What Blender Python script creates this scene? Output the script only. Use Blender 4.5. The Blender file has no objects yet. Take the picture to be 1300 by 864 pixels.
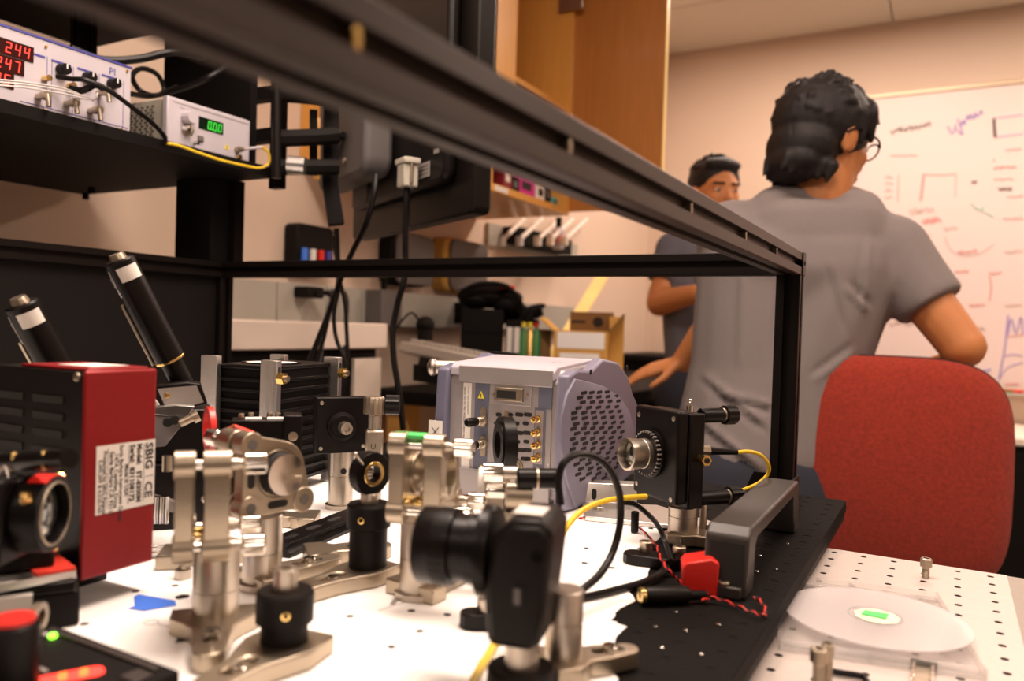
import bpy, bmesh, math, random
from mathutils import Vector, Matrix
random.seed(7)
PI = math.pi
C = bpy.context.scene.collection
S = bpy.context.scene

# ------------------------------------------------------------------ camera
YAW, PITCH, ROLL, F = -0.506659, -0.01824, 0.0310046, 1001.38
CZ = 0.179                                   # lens height above the breadboard top (z = 0)
fw = Vector((math.sin(YAW)*math.cos(PITCH), math.cos(YAW)*math.cos(PITCH), math.sin(PITCH)))
r0 = Vector((math.cos(YAW), -math.sin(YAW), 0)); u0 = r0.cross(fw)
rt = r0*math.cos(ROLL) + u0*math.sin(ROLL); up = -r0*math.sin(ROLL) + u0*math.cos(ROLL)
CAM = Vector((0, 0, CZ))
cd = bpy.data.cameras.new('camera'); cam = bpy.data.objects.new('camera', cd); C.objects.link(cam)
m = Matrix((rt, up, -fw)).transposed().to_4x4(); m.translation = CAM
cam.matrix_world = m
cd.sensor_width = 36; cd.sensor_fit = 'HORIZONTAL'; cd.lens = F/1300*36; cd.clip_start = .01
cd.dof.use_dof = True; cd.dof.focus_distance = 0.74; cd.dof.aperture_fstop = 5.0; cd.dof.aperture_blades = 7
S.camera = cam
S.view_settings.view_transform = 'Standard'; S.view_settings.look = 'None'
S.view_settings.exposure = 0.2; S.view_settings.gamma = 1; S.view_settings.use_curve_mapping = False

# ------------------------------------------------------------------ world and lights
w = bpy.data.worlds.new('World'); S.world = w; w.use_nodes = True
w.node_tree.nodes['Background'].inputs[0].default_value = (1.0, .76, .58, 1)
w.node_tree.nodes['Background'].inputs[1].default_value = .07

def area(name, loc, sx, sy, power, col=(1, .775, .645), rot=(0, 0, 0)):
    l = bpy.data.lights.new(name, 'AREA'); l.shape = 'RECTANGLE'; l.size = sx; l.size_y = sy
    l.energy = power; l.color = col
    o = bpy.data.objects.new(name, l); C.objects.link(o); o.location = loc; o.rotation_euler = rot
    return o
CEIL = 1.74; FLOOR = -.92; XW = -1.52; YW = 4.32
PANELS = [(-.25, .75), (1.0, 3.35), (-.45, 3.35), (1.3, 1.2), (1.6, -.9), (-.2, -1.4)]
PWR = [24, 27, 27, 16, 12, 11]
for (x, y), p in zip(PANELS, PWR):
    area('ceiling_light', (x, y, CEIL-.03), 1.15, .28, p)
# unseen fill light added over the breadboard to brighten the white paper
area('paper_fill_light', (-.42, .52, .92), .55, .12, 7.0, (1, .82, .70))

# ------------------------------------------------------------------ pixel -> place helpers (used to read real positions)
def ray(x, y): return fw + rt*((x-650)/F) - up*((y-432)/F)
def G(x, y, z=0):
    d = ray(x, y); return CAM + d*((z-CZ)/d.z)
def AT(x, y, D): return CAM + ray(x, y)*D
def OY(x, y, Y):
    d = ray(x, y); return CAM + d*(Y/d.y)
def OX(x, y, X):
    d = ray(x, y); return CAM + d*(X/d.x)
def ang(px, a=0): return 0.506659 + math.atan((650-px)/F) + math.radians(a)

# ------------------------------------------------------------------ materials
def mat(name, col, rough=.5, metal=0, noise=0, nscale=40, bump=0, bscale=60, emit=None, estr=1, trans=0, alpha=1,
        coat=0, spec=None, stretch=None, sheen=0, ior=None):
    m = bpy.data.materials.new(name); m.use_nodes = True
    nt = m.node_tree; b = nt.nodes['Principled BSDF']
    col = (*col, 1)
    b.inputs['Base Color'].default_value = col; b.inputs['Roughness'].default_value = rough
    b.inputs['Metallic'].default_value = metal
    if spec is not None: b.inputs['Specular IOR Level'].default_value = spec
    if ior: b.inputs['IOR'].default_value = ior
    if coat: b.inputs['Coat Weight'].default_value = coat
    if sheen: b.inputs['Sheen Weight'].default_value = sheen
    if trans: b.inputs['Transmission Weight'].default_value = trans
    if alpha < 1: b.inputs['Alpha'].default_value = alpha
    if emit:
        b.inputs['Emission Color'].default_value = (*emit, 1); b.inputs['Emission Strength'].default_value = estr
    tc = nt.nodes.new('ShaderNodeTexCoord'); mp = nt.nodes.new('ShaderNodeMapping')
    nt.links.new(tc.outputs['Object'], mp.inputs['Vector'])
    if stretch: mp.inputs['Scale'].default_value = stretch
    if noise:
        n = nt.nodes.new('ShaderNodeTexNoise'); n.inputs['Scale'].default_value = nscale; n.inputs['Detail'].default_value = 5
        nt.links.new(mp.outputs[0], n.inputs['Vector'])
        mx = nt.nodes.new('ShaderNodeMix'); mx.data_type = 'RGBA'
        mx.inputs[6].default_value = tuple(min(1, c*(1-noise)) for c in col[:3])+(1,)
        mx.inputs[7].default_value = tuple(min(1, c*(1+noise)) for c in col[:3])+(1,)
        nt.links.new(n.outputs['Fac'], mx.inputs[0]); nt.links.new(mx.outputs[2], b.inputs['Base Color'])
    if bump:
        n2 = nt.nodes.new('ShaderNodeTexNoise'); n2.inputs['Scale'].default_value = bscale; n2.inputs['Detail'].default_value = 4
        nt.links.new(mp.outputs[0], n2.inputs['Vector'])
        bp = nt.nodes.new('ShaderNodeBump'); bp.inputs['Strength'].default_value = bump; bp.inputs['Distance'].default_value = .002
        nt.links.new(n2.outputs['Fac'], bp.inputs['Height']); nt.links.new(bp.outputs[0], b.inputs['Normal'])
    return m

M = dict(
 wall=mat('wall_paint', (.68, .54, .43), .9, noise=.03, nscale=3, bump=.1, bscale=200),
 ceil=mat('ceiling_tile', (.66, .60, .50), .95, noise=.04, nscale=60, bump=.4, bscale=300),
 floor=mat('floor_vinyl', (.25, .23, .2), .5, noise=.1, nscale=20),
 tgrid=mat('ceiling_grid', (.42, .38, .32), .6),
 paper=mat('white_paper', (.97, .95, .93), .75, noise=.01, nscale=20, bump=.15, bscale=25),
 anod=mat('black_anodised', (.005, .0035, .0035), .36, noise=.2, nscale=90, spec=.2),
 anodm=mat('black_anodised_matt', (.007, .005, .0045), .5, noise=.25, nscale=60, spec=.14),
 board=mat('black_breadboard', (.004, .003, .0026), .7, noise=.35, nscale=70, bump=.3, bscale=260, spec=.1),
 rail=mat('dark_bronze_extrusion', (.040, .029, .024), .42, noise=.15, nscale=30, metal=.25, spec=.3, stretch=(6, 1, 6)),
 railb=mat('black_extrusion', (.006, .004, .0034), .45, noise=.2, nscale=30, spec=.15),
 steel=mat('satin_steel', (.52, .46, .39), .36, 1, noise=.06, nscale=60, bump=.04, bscale=400),
 polish=mat('polished_steel', (.85, .81, .75), .12, 1),
 nickel=mat('matt_nickel', (.46, .39, .30), .38, 1, noise=.06, nscale=90, bump=.06, bscale=500),
 alu=mat('brushed_aluminium', (.74, .71, .68), .34, 1, noise=.1, nscale=60, stretch=(1, 1, .12), bump=.12, bscale=300),
 table=mat('table_steel', (.62, .55, .51), .45, .35, noise=.06, nscale=120, bump=.08, bscale=500),
 tabled=mat('table_rim', (.34, .30, .26), .5, .3, noise=.08, nscale=120),
 hole=mat('hole_black', (.01, .008, .007), .8),
 brass=mat('brass', (.80, .56, .20), .25, 1),
 gold=mat('gold_plate', (.95, .66, .25), .2, 1),
 mirror=mat('mirror_glass', (.95, .90, .86), .12, 1),
 lens=mat('coated_lens', (.03, .035, .03), .03, coat=1, spec=1),
 red=mat('red_anodised', (.26, .006, .008), .42, .25, noise=.08, nscale=200),
 redp=mat('red_plastic', (.70, .022, .015), .4),
 redtape=mat('red_tape', (.78, .05, .03), .45),
 bluetape=mat('blue_tape', (.05, .18, .75), .6, noise=.08, nscale=200),
 green=mat('green_tape', (.10, .75, .18), .5),
 label=mat('white_label', (.80, .76, .70), .5),
 ink=mat('black_ink', (.02, .018, .018), .6),
 inkg=mat('grey_ink', (.30, .27, .25), .6),
 inkw=mat('white_ink', (.82, .80, .78), .6),
 lav=mat('lavender_grey_paint', (.23, .22, .30), .38, noise=.04, nscale=30),
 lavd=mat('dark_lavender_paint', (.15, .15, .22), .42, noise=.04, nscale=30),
 lavt=mat('pale_lavender_cover', (.50, .45, .50), .34),
 pgrey=mat('panel_grey', (.36, .33, .33), .35, .3, noise=.04, nscale=80),
 pblue=mat('panel_blue_grey', (.12, .13, .18), .45),
 yellow=mat('yellow_jacket', (.84, .56, .03), .4),
 warn=mat('warning_yellow', (.85, .68, .05), .5),
 cable=mat('black_cable', (.006, .0045, .0045), .42, spec=.25),
 cableg=mat('grey_cable', (.50, .47, .45), .4),
 wred=mat('red_wire', (.70, .03, .02), .4),
 plast=mat('black_plastic', (.006, .0042, .0036), .42, noise=.15, nscale=200, spec=.18),
 handle=mat('handle_plastic', (.034, .028, .025), .42, noise=.1, nscale=300, bump=.1, bscale=900),
 delrin=mat('white_delrin', (.80, .75, .70), .4),
 instr=mat('instrument_white', (.50, .46, .50), .45),
 instrg=mat('instrument_beige', (.50, .46, .38), .5),
 navy=mat('navy_ink', (.06, .06, .30), .5),
 window=mat('display_window', (.03, .004, .004), .2),
 windowg=mat('display_window_dark', (.006, .012, .006), .2),
 ledr=mat('led_red', (.6, .02, .02), .4, emit=(1, .05, .03), estr=2.2),
 ledo=mat('led_orange', (.6, .1, .02), .4, emit=(1, .16, .03), estr=3.2),
 ledg=mat('led_green', (.05, .5, .05), .4, emit=(.08, 1, .08), estr=.75),
 ledl=mat('led_lime', (.1, .5, .05), .4, emit=(.30, 1, .04), estr=2.6),
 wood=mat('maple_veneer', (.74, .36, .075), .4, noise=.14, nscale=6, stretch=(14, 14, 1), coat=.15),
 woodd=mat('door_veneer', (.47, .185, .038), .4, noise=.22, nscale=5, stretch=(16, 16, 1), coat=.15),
 woode=mat('maple_edge', (.95, .70, .26), .4, noise=.05, nscale=6),
 ply=mat('plywood_leg', (.72, .38, .09), .6, noise=.15, nscale=10, stretch=(1, 1, 6)),
 race=mat('raceway_grey', (.40, .38, .33), .55),
 counter=mat('counter_white', (.88, .76, .66), .5),
 blk=mat('matt_black', (.006, .0045, .004), .7, spec=.15),
 grey=mat('mid_grey', (.13, .115, .11), .6),
 keyb=mat('keyboard_beige', (.46, .41, .36), .5),
 card=mat('cardboard', (.68, .38, .09), .85, noise=.08, nscale=30),
 cardd=mat('cardboard_print', (.26, .14, .05), .85),
 wboard=mat('whiteboard_enamel', (.74, .61, .575), .38),
 frame=mat('board_frame', (.50, .40, .28), .4, .5),
 fabric=mat('red_upholstery', (.29, .024, .009), .95, noise=.55, nscale=170, bump=.5, bscale=400, sheen=.15),
 shell=mat('chair_shell', (.006, .0045, .004), .55, spec=.14),
 shirt=mat('grey_cotton', (.215, .185, .18), .95, noise=.05, nscale=200, bump=.25, bscale=14, stretch=(1, 1, .35)),
 shirt2=mat('slate_cotton', (.13, .13, .16), .95, noise=.05, nscale=200),
 jeans=mat('dark_trousers', (.02, .022, .035), .9, noise=.1, nscale=200),
 skin=mat('skin', (.56, .215, .075), .5, noise=.06, nscale=25, spec=.4),
 hair=mat('black_hair', (.009, .006, .006), .6, noise=.3, nscale=90, spec=.3, bump=1.0, bscale=110, stretch=(1, 1, .25)),
 shoe=mat('shoe', (.03, .03, .03), .5),
 disc=mat('clear_polycarbonate', (.95, .90, .91), .15, trans=.4, ior=1.45, alpha=.5),
 clear=mat('clear_case', (.95, .94, .93), .08, trans=.85, ior=1.45, alpha=.45),
 pink=mat('pink_box', (.62, .03, .28), .5), teal=mat('teal_box', (.1, .45, .42), .5), maroon=mat('maroon_box', (.25, .02, .03), .5),
 marker=mat('marker_violet', (.33, .26, .62), .6), markr=mat('marker_red', (.72, .32, .30), .6),
 markg=mat('marker_green', (.30, .60, .52), .6), markk=mat('marker_black', (.10, .08, .09), .6), markp=mat('marker_pale', (.62, .47, .44), .6),
 bgreen=mat('bottle_green', (.04, .20, .05), .4),
 chrome=mat('chrome', (.9, .88, .85), .08, 1),
)

# ------------------------------------------------------------------ mesh builder
def basis(d):
    d = Vector(d).normalized(); a = Vector((0, 0, 1)) if abs(d.z) < .95 else Vector((1, 0, 0))
    x = a.cross(d).normalized(); return x, d.cross(x), d
def T(x=0, y=0, z=0): return Matrix.Translation((x, y, z))
def RZ(d): return Matrix.Rotation(math.radians(d), 4, 'Z')
def RX(d): return Matrix.Rotation(math.radians(d), 4, 'X')
def RY(d): return Matrix.Rotation(math.radians(d), 4, 'Y')
I4 = Matrix.Identity(4)
def hull(pts):
    pts = sorted(set((round(a, 6), round(b, 6)) for a, b in pts))
    def half(p):
        h = []
        for q in p:
            while len(h) > 1 and (h[-1][0]-h[-2][0])*(q[1]-h[-2][1])-(h[-1][1]-h[-2][1])*(q[0]-h[-2][0]) <= 0: h.pop()
            h.append(q)
        return h
    a = half(pts); b = half(pts[::-1]); return a[:-1]+b[:-1]
def circ(cx, cy, r, n=16, a0=0, a1=360):
    full = abs(a1-a0) >= 360
    return [(cx+r*math.cos(math.radians(a0+(a1-a0)*i/(n if full else n-1))), cy+r*math.sin(math.radians(a0+(a1-a0)*i/(n if full else n-1)))) for i in range(n)]
def rrect(x0, x1, y0, y1, r, n=5):
    return circ(x1-r, y1-r, r, n, 0, 90)+circ(x0+r, y1-r, r, n, 90, 180)+circ(x0+r, y0+r, r, n, 180, 270)+circ(x1-r, y0+r, r, n, 270, 360)
def slot(cx, cy, l, r, a=0, n=6):
    p = circ(l/2, 0, r, n, -90, 90)+circ(-l/2, 0, r, n, 90, 270); ca, sa = math.cos(math.radians(a)), math.sin(math.radians(a))
    return [(cx+x*ca-y*sa, cy+x*sa+y*ca) for x, y in p]

class MB:
    def __init__(s, X=None): s.b = bmesh.new(); s.X = X or I4
    def v(s, p): return s.b.verts.new(s.X @ Vector(p))
    def f(s, vs):
        try: return s.b.faces.new(vs)
        except ValueError: return None
    def box(s, x0, x1, y0, y1, z0, z1, X=None):
        X = X or I4
        v = [s.v(X @ Vector(p)) for p in ((x0,y0,z0),(x1,y0,z0),(x1,y1,z0),(x0,y1,z0),(x0,y0,z1),(x1,y0,z1),(x1,y1,z1),(x0,y1,z1))]
        for q in ((0,3,2,1),(4,5,6,7),(0,1,5,4),(1,2,6,5),(2,3,7,6),(3,0,4,7)): s.f([v[i] for i in q])
        return s
    def lathe(s, prof, p0=(0,0,0), d=(0,0,1), n=24, lobes=0, amp=0):
        x, y, z = basis(d); p0 = Vector(p0); rings = []
        for r, h in prof:
            if r <= 1e-7: rings.append([s.v(p0+z*h)]); continue
            rr = []
            for i in range(n):
                a = 2*PI*i/n; k = r*(1+(amp*math.cos(lobes*a) if lobes else 0))
                rr.append(s.v(p0+x*(k*math.cos(a))+y*(k*math.sin(a))+z*h))
            rings.append(rr)
        for a, b in zip(rings, rings[1:]):
            for i in range(n):
                j = (i+1) % n
                if len(a) == 1 and len(b) == 1: continue
                if len(a) == 1: s.f([a[0], b[i], b[j]])
                elif len(b) == 1: s.f([a[i], a[j], b[0]])
                else: s.f([a[i], a[j], b[j], b[i]])
        return s
    def cyl(s, p0, p1, r, r1=None, n=20, ch=0, **k):
        d = Vector(p1)-Vector(p0); L = d.length; r1 = r if r1 is None else r1
        if ch: pr = [(0,0),(r-ch,0),(r,ch),(r1,L-ch),(r1-ch,L),(0,L)]
        else: pr = [(0,0),(r,0),(r1,L),(0,L)]
        return s.lathe(pr, p0, d, n, **k)
    def ring(s, p0, p1, ro, ri, n=28, ch=.0004):
        d = Vector(p1)-Vector(p0); L = d.length
        return s.lathe([(ri,0),(ro-ch,0),(ro,ch),(ro,L-ch),(ro-ch,L),(ri,L),(ri,0)], p0, d, n)
    def ell(s, c, r, n=16, X=None):
        X = X or I4; rr = r if hasattr(r, '__len__') else (r, r, r); m_ = n//2; rings = []
        for j in range(m_+1):
            t = PI*j/m_
            if j in (0, m_): rings.append([s.v(X @ Vector((c[0], c[1], c[2]+rr[2]*math.cos(t))))]); continue
            rings.append([s.v(X @ Vector((c[0]+rr[0]*math.sin(t)*math.cos(2*PI*i/n), c[1]+rr[1]*math.sin(t)*math.sin(2*PI*i/n), c[2]+rr[2]*math.cos(t)))) for i in range(n)])
        for a, b in zip(rings, rings[1:]):
            for i in range(n):
                j = (i+1) % n
                if len(a) == 1: s.f([a[0], b[i], b[j]])
                elif len(b) == 1: s.f([a[i], b[0], a[j]])
                else: s.f([a[i], b[i], b[j], a[j]])
        return s
    def cap(s, p0, p1, r0, r1, n=14):           # tapered capsule
        p0, p1 = Vector(p0), Vector(p1); d = p1-p0; L = d.length; k = 5
        pr = [(r0*math.sin(PI/2*i/k), -r0*math.cos(PI/2*i/k)) for i in range(k+1)]+[(r1*math.cos(PI/2*i/k), L+r1*math.sin(PI/2*i/k)) for i in range(k+1)]
        pr = [(0 if i in (0, len(pr)-1) else a, b) for i, (a, b) in enumerate(pr)]
        return s.lathe(pr, p0, d, n)
    def prism(s, out, t0, t1, plane='xy', holes=(), X=None):
        X = X or I4
        def P(a, b, t): return X @ Vector({'xy': (a, b, t), 'xz': (a, t, b), 'yz': (t, a, b)}[plane])
        loops = [out]+list(holes)
        for t in (t0, t1):
            es = []; 
            allv = []
            for L in loops:
                vs = [s.v(P(a, b, t)) for a, b in L]; allv.append(vs)
                for i in range(len(vs)): es.append(s.b.edges.new((vs[i], vs[(i+1) % len(vs)])))
            if len(loops) == 1: s.f(allv[0])
            else: bmesh.ops.triangle_fill(s.b, edges=es, use_beauty=True)
            if t == t0: A = allv
            else: B = allv
        for a, b in zip(A, B):
            for i in range(len(a)):
                j = (i+1) % len(a); s.f([a[i], a[j], b[j], b[i]])
        return s
    def tube(s, pts, r, n=8, sm=6, closed=False):
        P = [Vector(p) for p in pts]
        if sm > 1 and len(P) > 2:
            Q = []
            for i in range(len(P)-1):
                p0 = P[i-1] if i else P[0]*2-P[1]; p1, p2 = P[i], P[i+1]; p3 = P[i+2] if i+2 < len(P) else P[-1]*2-P[-2]
                for k in range(sm):
                    t = k/sm; Q.append(.5*((2*p1)+(p2-p0)*t+(2*p0-5*p1+4*p2-p3)*t*t+(3*p1-p0-3*p2+p3)*t**3))
            Q.append(P[-1]); P = Q
        rings = []; x = None
        for i, p in enumerate(P):
            d = (P[min(i+1, len(P)-1)]-P[max(i-1, 0)]).normalized()
            if x is None: x = basis(d)[0]
            x = (x-d*x.dot(d)).normalized(); y = d.cross(x)
            rr = r(i/(len(P)-1)) if callable(r) else r
            rings.append([s.v(p+x*rr*math.cos(2*PI*k/n)+y*rr*math.sin(2*PI*k/n)) for k in range(n)])
        for a, b in zip(rings, rings[1:]):
            for i in range(n): s.f([a[i], a[(i+1) % n], b[(i+1) % n], b[i]])
        s.f(rings[0][::-1]); s.f(rings[-1]); return s
    def build(s, name, mt, parent=None, bev=0, smooth=True, segs=2):
        bmesh.ops.recalc_face_normals(s.b, faces=s.b.faces)
        me = bpy.data.meshes.new(name); s.b.to_mesh(me); s.b.free()
        if mt: me.materials.append(M[mt] if isinstance(mt, str) else mt)
        if smooth:
            for p in me.polygons: p.use_smooth = True
            me.set_sharp_from_angle(angle=math.radians(35))
        o = bpy.data.objects.new(name, me); C.objects.link(o)
        if parent: o.parent = parent
        if bev:
            md = o.modifiers.new('bevel', 'BEVEL'); md.width = bev; md.segments = segs; md.limit_method = 'ANGLE'; md.angle_limit = math.radians(40)
        return o
def tag(o, label, cat=None, group=None, kind=None):
    if label: o['label'] = label
    if cat: o['category'] = cat
    if group: o['group'] = group
    if kind: o['kind'] = kind
    return o
def thing(name, label, cat, loc=(0,0,0), rz=0, group=None):
    o = bpy.data.objects.new(name, None); C.objects.link(o); o.empty_display_size = .01
    o.location = loc; o.rotation_euler = (0, 0, rz); return tag(o, label, cat, group)
def text(s, size, X, mt, parent, name='lettering', ex=.00008, align='LEFT', sx=1, bold=0):
    c = bpy.data.curves.new(name, 'FONT'); c.body = s; c.size = size; c.extrude = ex; c.align_x = align; c.resolution_u = 2; c.offset = bold
    t = bpy.data.objects.new('tmp', c); me = bpy.data.meshes.new_from_object(t)
    bpy.data.objects.remove(t); me.transform(X @ Matrix.Diagonal((sx, 1, 1, 1)))
    me.materials.append(M[mt]); me.name = name
    o = bpy.data.objects.new(name, me); C.objects.link(o); o.parent = parent; return o
def quadX(o, x, y, n=None):     # matrix from origin + x dir + y dir
    x = Vector(x).normalized(); y = Vector(y); z = x.cross(y).normalized(); y = z.cross(x)
    m_ = Matrix((x, y, z)).transposed().to_4x4(); m_.translation = Vector(o); return m_
SEG = {'0':'abcdef','1':'bc','2':'abged','3':'abgcd','4':'fgbc','5':'afgcd','6':'afgedc','7':'abc','8':'abcdefg','9':'abcdfg'}
def digit(mb, ch, x, h, X, t=.1):
    wd = h*.5; k = h*t
    R = {'a':(0,wd,h-k,h),'g':(0,wd,h/2-k/2,h/2+k/2),'d':(0,wd,0,k),'f':(0,k,h/2,h),'e':(0,k,0,h/2),'b':(wd-k,wd,h/2,h),'c':(wd-k,wd,0,h/2)}
    for s_ in SEG[ch]:
        a, b, c, d = R[s_]; g_ = k*.12; sl = .12
        X2 = X @ Matrix(((1, sl, 0, 0), (0, 1, 0, 0), (0, 0, 1, 0), (0, 0, 0, 1)))
        mb.box(x+a+g_, x+b-g_, c+g_, d-g_, 0, .0006, X2)
    return wd
def screw(parent, p, d=(0,0,1), r=.0032, h=.003, mt='steel', name='screw', label=None):
    b = MB(); x, y, z = basis(d)
    b.lathe([(0,0),(r,0),(r,h*.85),(r*.85,h),(r*.5,h),(r*.45,h*.4),(0,h*.4)], p, d, 16)
    o = b.build(name, mt, parent)
    if label: o['label'] = label
    return o

# ================================================================== THE ROOM
def struct(o, label=None): o['kind'] = 'structure'; (o.__setitem__('label', label) if label else None); return o
def sbox(name, mt, *b): return struct(MB().box(*b).build(name, mt, smooth=False))
sbox('wall_back', 'wall', XW-.1, 3.2, YW, YW+.1, FLOOR, CEIL)
sbox('wall_left', 'wall', XW-.1, XW, -2.2, YW, FLOOR, CEIL)
sbox('wall_right', 'wall', 3.1, 3.2, -2.2, YW, FLOOR, CEIL)
fl = sbox('floor', 'floor', XW, 3.1, -2.2, YW, FLOOR-.05, FLOOR)
sbox('baseboard_back', 'blk', XW, 3.1, YW-.012, YW, FLOOR, FLOOR+.1)
sbox('baseboard_left', 'blk', XW, XW+.012, -2.2, YW-.012, FLOOR, FLOOR+.1)
# ceiling of lay-in tiles: every tile a part, grid joints recessed
cl = sbox('ceiling', 'tgrid', XW, 3.1, -2.2, YW, CEIL, CEIL+.05)
tb = MB(); tb.box(.004, 1.196, .004, .596, -.010, 0); tme = None
for i in range(4):
    for j in range(11):
        x, y = XW+.02+i*1.2-.05*0, YW-.6*(j+1)-.02
        if tme is None: o = tb.build('ceiling_tile', 'ceil', cl, smooth=False); tme = o.data
        else: o = bpy.data.objects.new('ceiling_tile', tme); C.objects.link(o); o.parent = cl
        o.location = (x, y, CEIL)
# ceiling light fixtures (the room's lamps)
for i, ((x, y), p) in enumerate(zip(PANELS, PWR)):
    t = thing('ceiling_light', ['recessed ceiling light right above the breadboard enclosure','recessed ceiling light before the whiteboard, right of the person','recessed ceiling light above the two people','recessed ceiling light above the red chair side of the room','recessed ceiling light behind and right of the camera','recessed ceiling light behind and left of the camera'][i], 'ceiling light', (x, y, CEIL-.012), 0, 'ceiling lights')
    b = MB()
    for q in ((-.6,.6,-.16,-.145),(-.6,.6,.145,.16),(-.6,-.585,-.145,.145),(.585,.6,-.145,.145)): b.box(*q, -.02, 0)
    b.build('frame', 'tgrid', t)
    MB().box(-.585,.585,-.145,.145,-.006,-.002).build('diffuser', mat('diffuser', (.9,.85,.8), .6, emit=(1,.8,.64), estr=3) if i == 0 else bpy.data.materials['diffuser'], t)

# whiteboard on the back wall
wb = thing('whiteboard', 'large wall whiteboard covered in faint marker notes and graphs', 'whiteboard', (0, YW, 0))
zt = OY(1200, 116, YW-.02).z; zb = OY(1270, 492, YW-.02).z; xl = -.62; xr = 1.9
MB().box(xl, xr, -.018, 0, zb, zt).build('writing_surface', 'wboard', wb)
b = MB(); b.box(xl-.02, xr+.02, -.026, 0, zt, zt+.022); b.box(xl-.02, xr+.02, -.026, 0, zb-.02, zb); b.box(xl-.02, xl, -.026, 0, zb, zt); b.box(xr, xr+.02, -.026, 0, zb, zt)
b.build('frame', 'frame', wb, bev=.003)
MB().box(xl+.3, xr-.1, -.10, -.026, zb-.03, zb-.018).build('marker_tray', 'tgrid', wb, bev=.003)
def wbp(px, py):
    p = OY(px, py, YW-.0195); return Vector((p.x, p.y-YW, p.z))
def stroke(pts, mt, r=.003, name='marker_line', sm=3):
    MB().tube([wbp(*p) for p in pts], r, 4, sm).build(name, mt, wb)
def scrib(x0, y0, x1, y1, h, n, mt, r=.0028):     # illegible handwriting
    rr = random.Random(int(x0*7+y0)); pts = []
    for i in range(n):
        t = i/(n-1); pts.append((x0+(x1-x0)*t+rr.uniform(-.3, .3)*abs(x1-x0)/n*2, y0+(y1-y0)*t+(h if i % 2 else -h)*rr.uniform(.2, 1)))
    stroke(pts, mt, r, 'handwriting', 3)
scrib(1130, 167, 1182, 158, 4, 22, 'markk', .0024)
stroke([(1203,160),(1209,170),(1214,158)], 'marker'); stroke([(1214,164),(1222,171),(1219,158)], 'marker'); scrib(1216, 156, 1248, 143, 6, 12, 'marker', .003)
stroke([(1262,150),(1262.5,162),(1263.5,174)], 'markk', .006); stroke([(1265,150),(1299,146)], 'marker', .002); stroke([(1266,174),(1299,170)], 'marker', .002)
stroke([(1173,221),(1171,238),(1169,254)], 'markr', .0045); stroke([(1173,221),(1195,222),(1214,220)], 'markp', .003); stroke([(1214,221),(1213,250)], 'markp', .002)
stroke([(1141,222),(1140,256)], 'markp', .0025)
for y in (225, 233, 241, 250): scrib(1124, y, 1133, y, 2, 6, 'markp', .0025)
for x0, y0, x1, h, n, mt in ((1132,198,1165,2,12,'markp'),(1262,213,1290,2,12,'markr'),(1263,228,1286,2,9,'markp'),(1268,240,1284,3,9,'markk'),(1278,250,1299,2,8,'markp'),
    (1234,232,1239,3,5,'markk'),(1276,190,1296,2,8,'markp'),(1262,204,1262,5,5,'markp'),(1155,268,1185,5,12,'markp'),(1172,280,1195,5,12,'markr'),(1275,278,1299,2,8,'markp'),
    (1216,320,1240,3,10,'markr'),(1213,345,1230,2,7,'markr'),(1255,347,1270,2,7,'markr'),(1275,320,1298,3,9,'markp'),(1230,388,1250,2,9,'markr'),(1277,388,1297,2,9,'markp'),
    (1130,410,1160,5,12,'markp'),(1120,400,1135,4,6,'markk'),(1235,418,1250,5,8,'markp'),(1240,432,1252,4,6,'markp'),(1247,470,1258,2,6,'marker'),(1276,488,1294,2,8,'markr'),
    (1150,300,1180,4,9,'markp'),(1200,290,1215,3,7,'markp')): scrib(x0, y0, x1, y0-1, h, n, mt)
stroke([(1233,258),(1243,266),(1250,262)], 'markg'); stroke([(1238,264),(1252,270),(1262,276)], 'markg'); 
stroke([(1182,342),(1183,343)], 'markk', .006)
stroke([(1200,300),(1206,316),(1222,324),(1244,322),(1262,310)], 'markp', .002)
stroke([(1214,352),(1220,360),(1216,370)], 'markp', .0025); stroke([(1256,350),(1259,364),(1256,382)], 'markr', .0025)
stroke([(1280,400),(1276,440),(1268,482)], 'marker', .003); stroke([(1279,425),(1284,404),(1290,424),(1296,402),(1299,424)], 'marker', .0028); stroke([(1279,427),(1299,425)], 'markr', .002)
stroke([(1275,452),(1287,450),(1299,452)], 'marker', .002); stroke([(1269,480),(1280,466),(1299,460)], 'marker', .002)
stroke([(1196,334),(1200,345),(1196,352)], 'markp', .0025)
for i, (px, mt, lb) in enumerate(((1277,'green','green'),(1289,'redp','red'))):
    p = OY(px, 494, YW-.07); MB().cyl((p.x-.045, YW-.07, zb-.01), (p.x+.03, YW-.07, zb-.01), .008).build('marker_pen', mt)
    tag(bpy.context.scene.collection.objects[-1], lb+' marker pen lying in the whiteboard tray', 'marker pen')
t = OY(1285, 545, YW-.3)
bb = thing('base_cabinet', 'black lab base cabinet with pale worktop against the back wall, right of the chair', 'cabinet', (0, YW-.62, 0))
MB().box(.1, 2.0, 0, .61, FLOOR, t.z-.03).build('body', 'blk', bb); MB().box(.08, 2.02, -.02, .61, t.z-.03, t.z).build('worktop', 'counter', bb, bev=.004)
for k in range(3): 
    d = MB().box(.12+k*.63, .72+k*.63, -.014, 0, FLOOR+.1, t.z-.06).build('door', 'shell', bb, bev=.003)
    MB().cyl((.36+k*.63, -.03, t.z-.1), (.48+k*.63, -.03, t.z-.1), .005).build('handle', 'steel', d)
# white panel + black bench along the left half of the back wall
zk = OY(830, 450, YW-.5).z
bb = thing('lab_bench', 'black lab bench along the back wall behind the two people', 'bench', (0, YW-.62, 0))
MB().box(XW+.02, -.66, 0, .60, FLOOR, zk-.03).build('body', 'blk', bb); MB().box(XW+.02, -.65, -.02, .60, zk-.03, zk).build('worktop', 'blk', bb, bev=.004)
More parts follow.
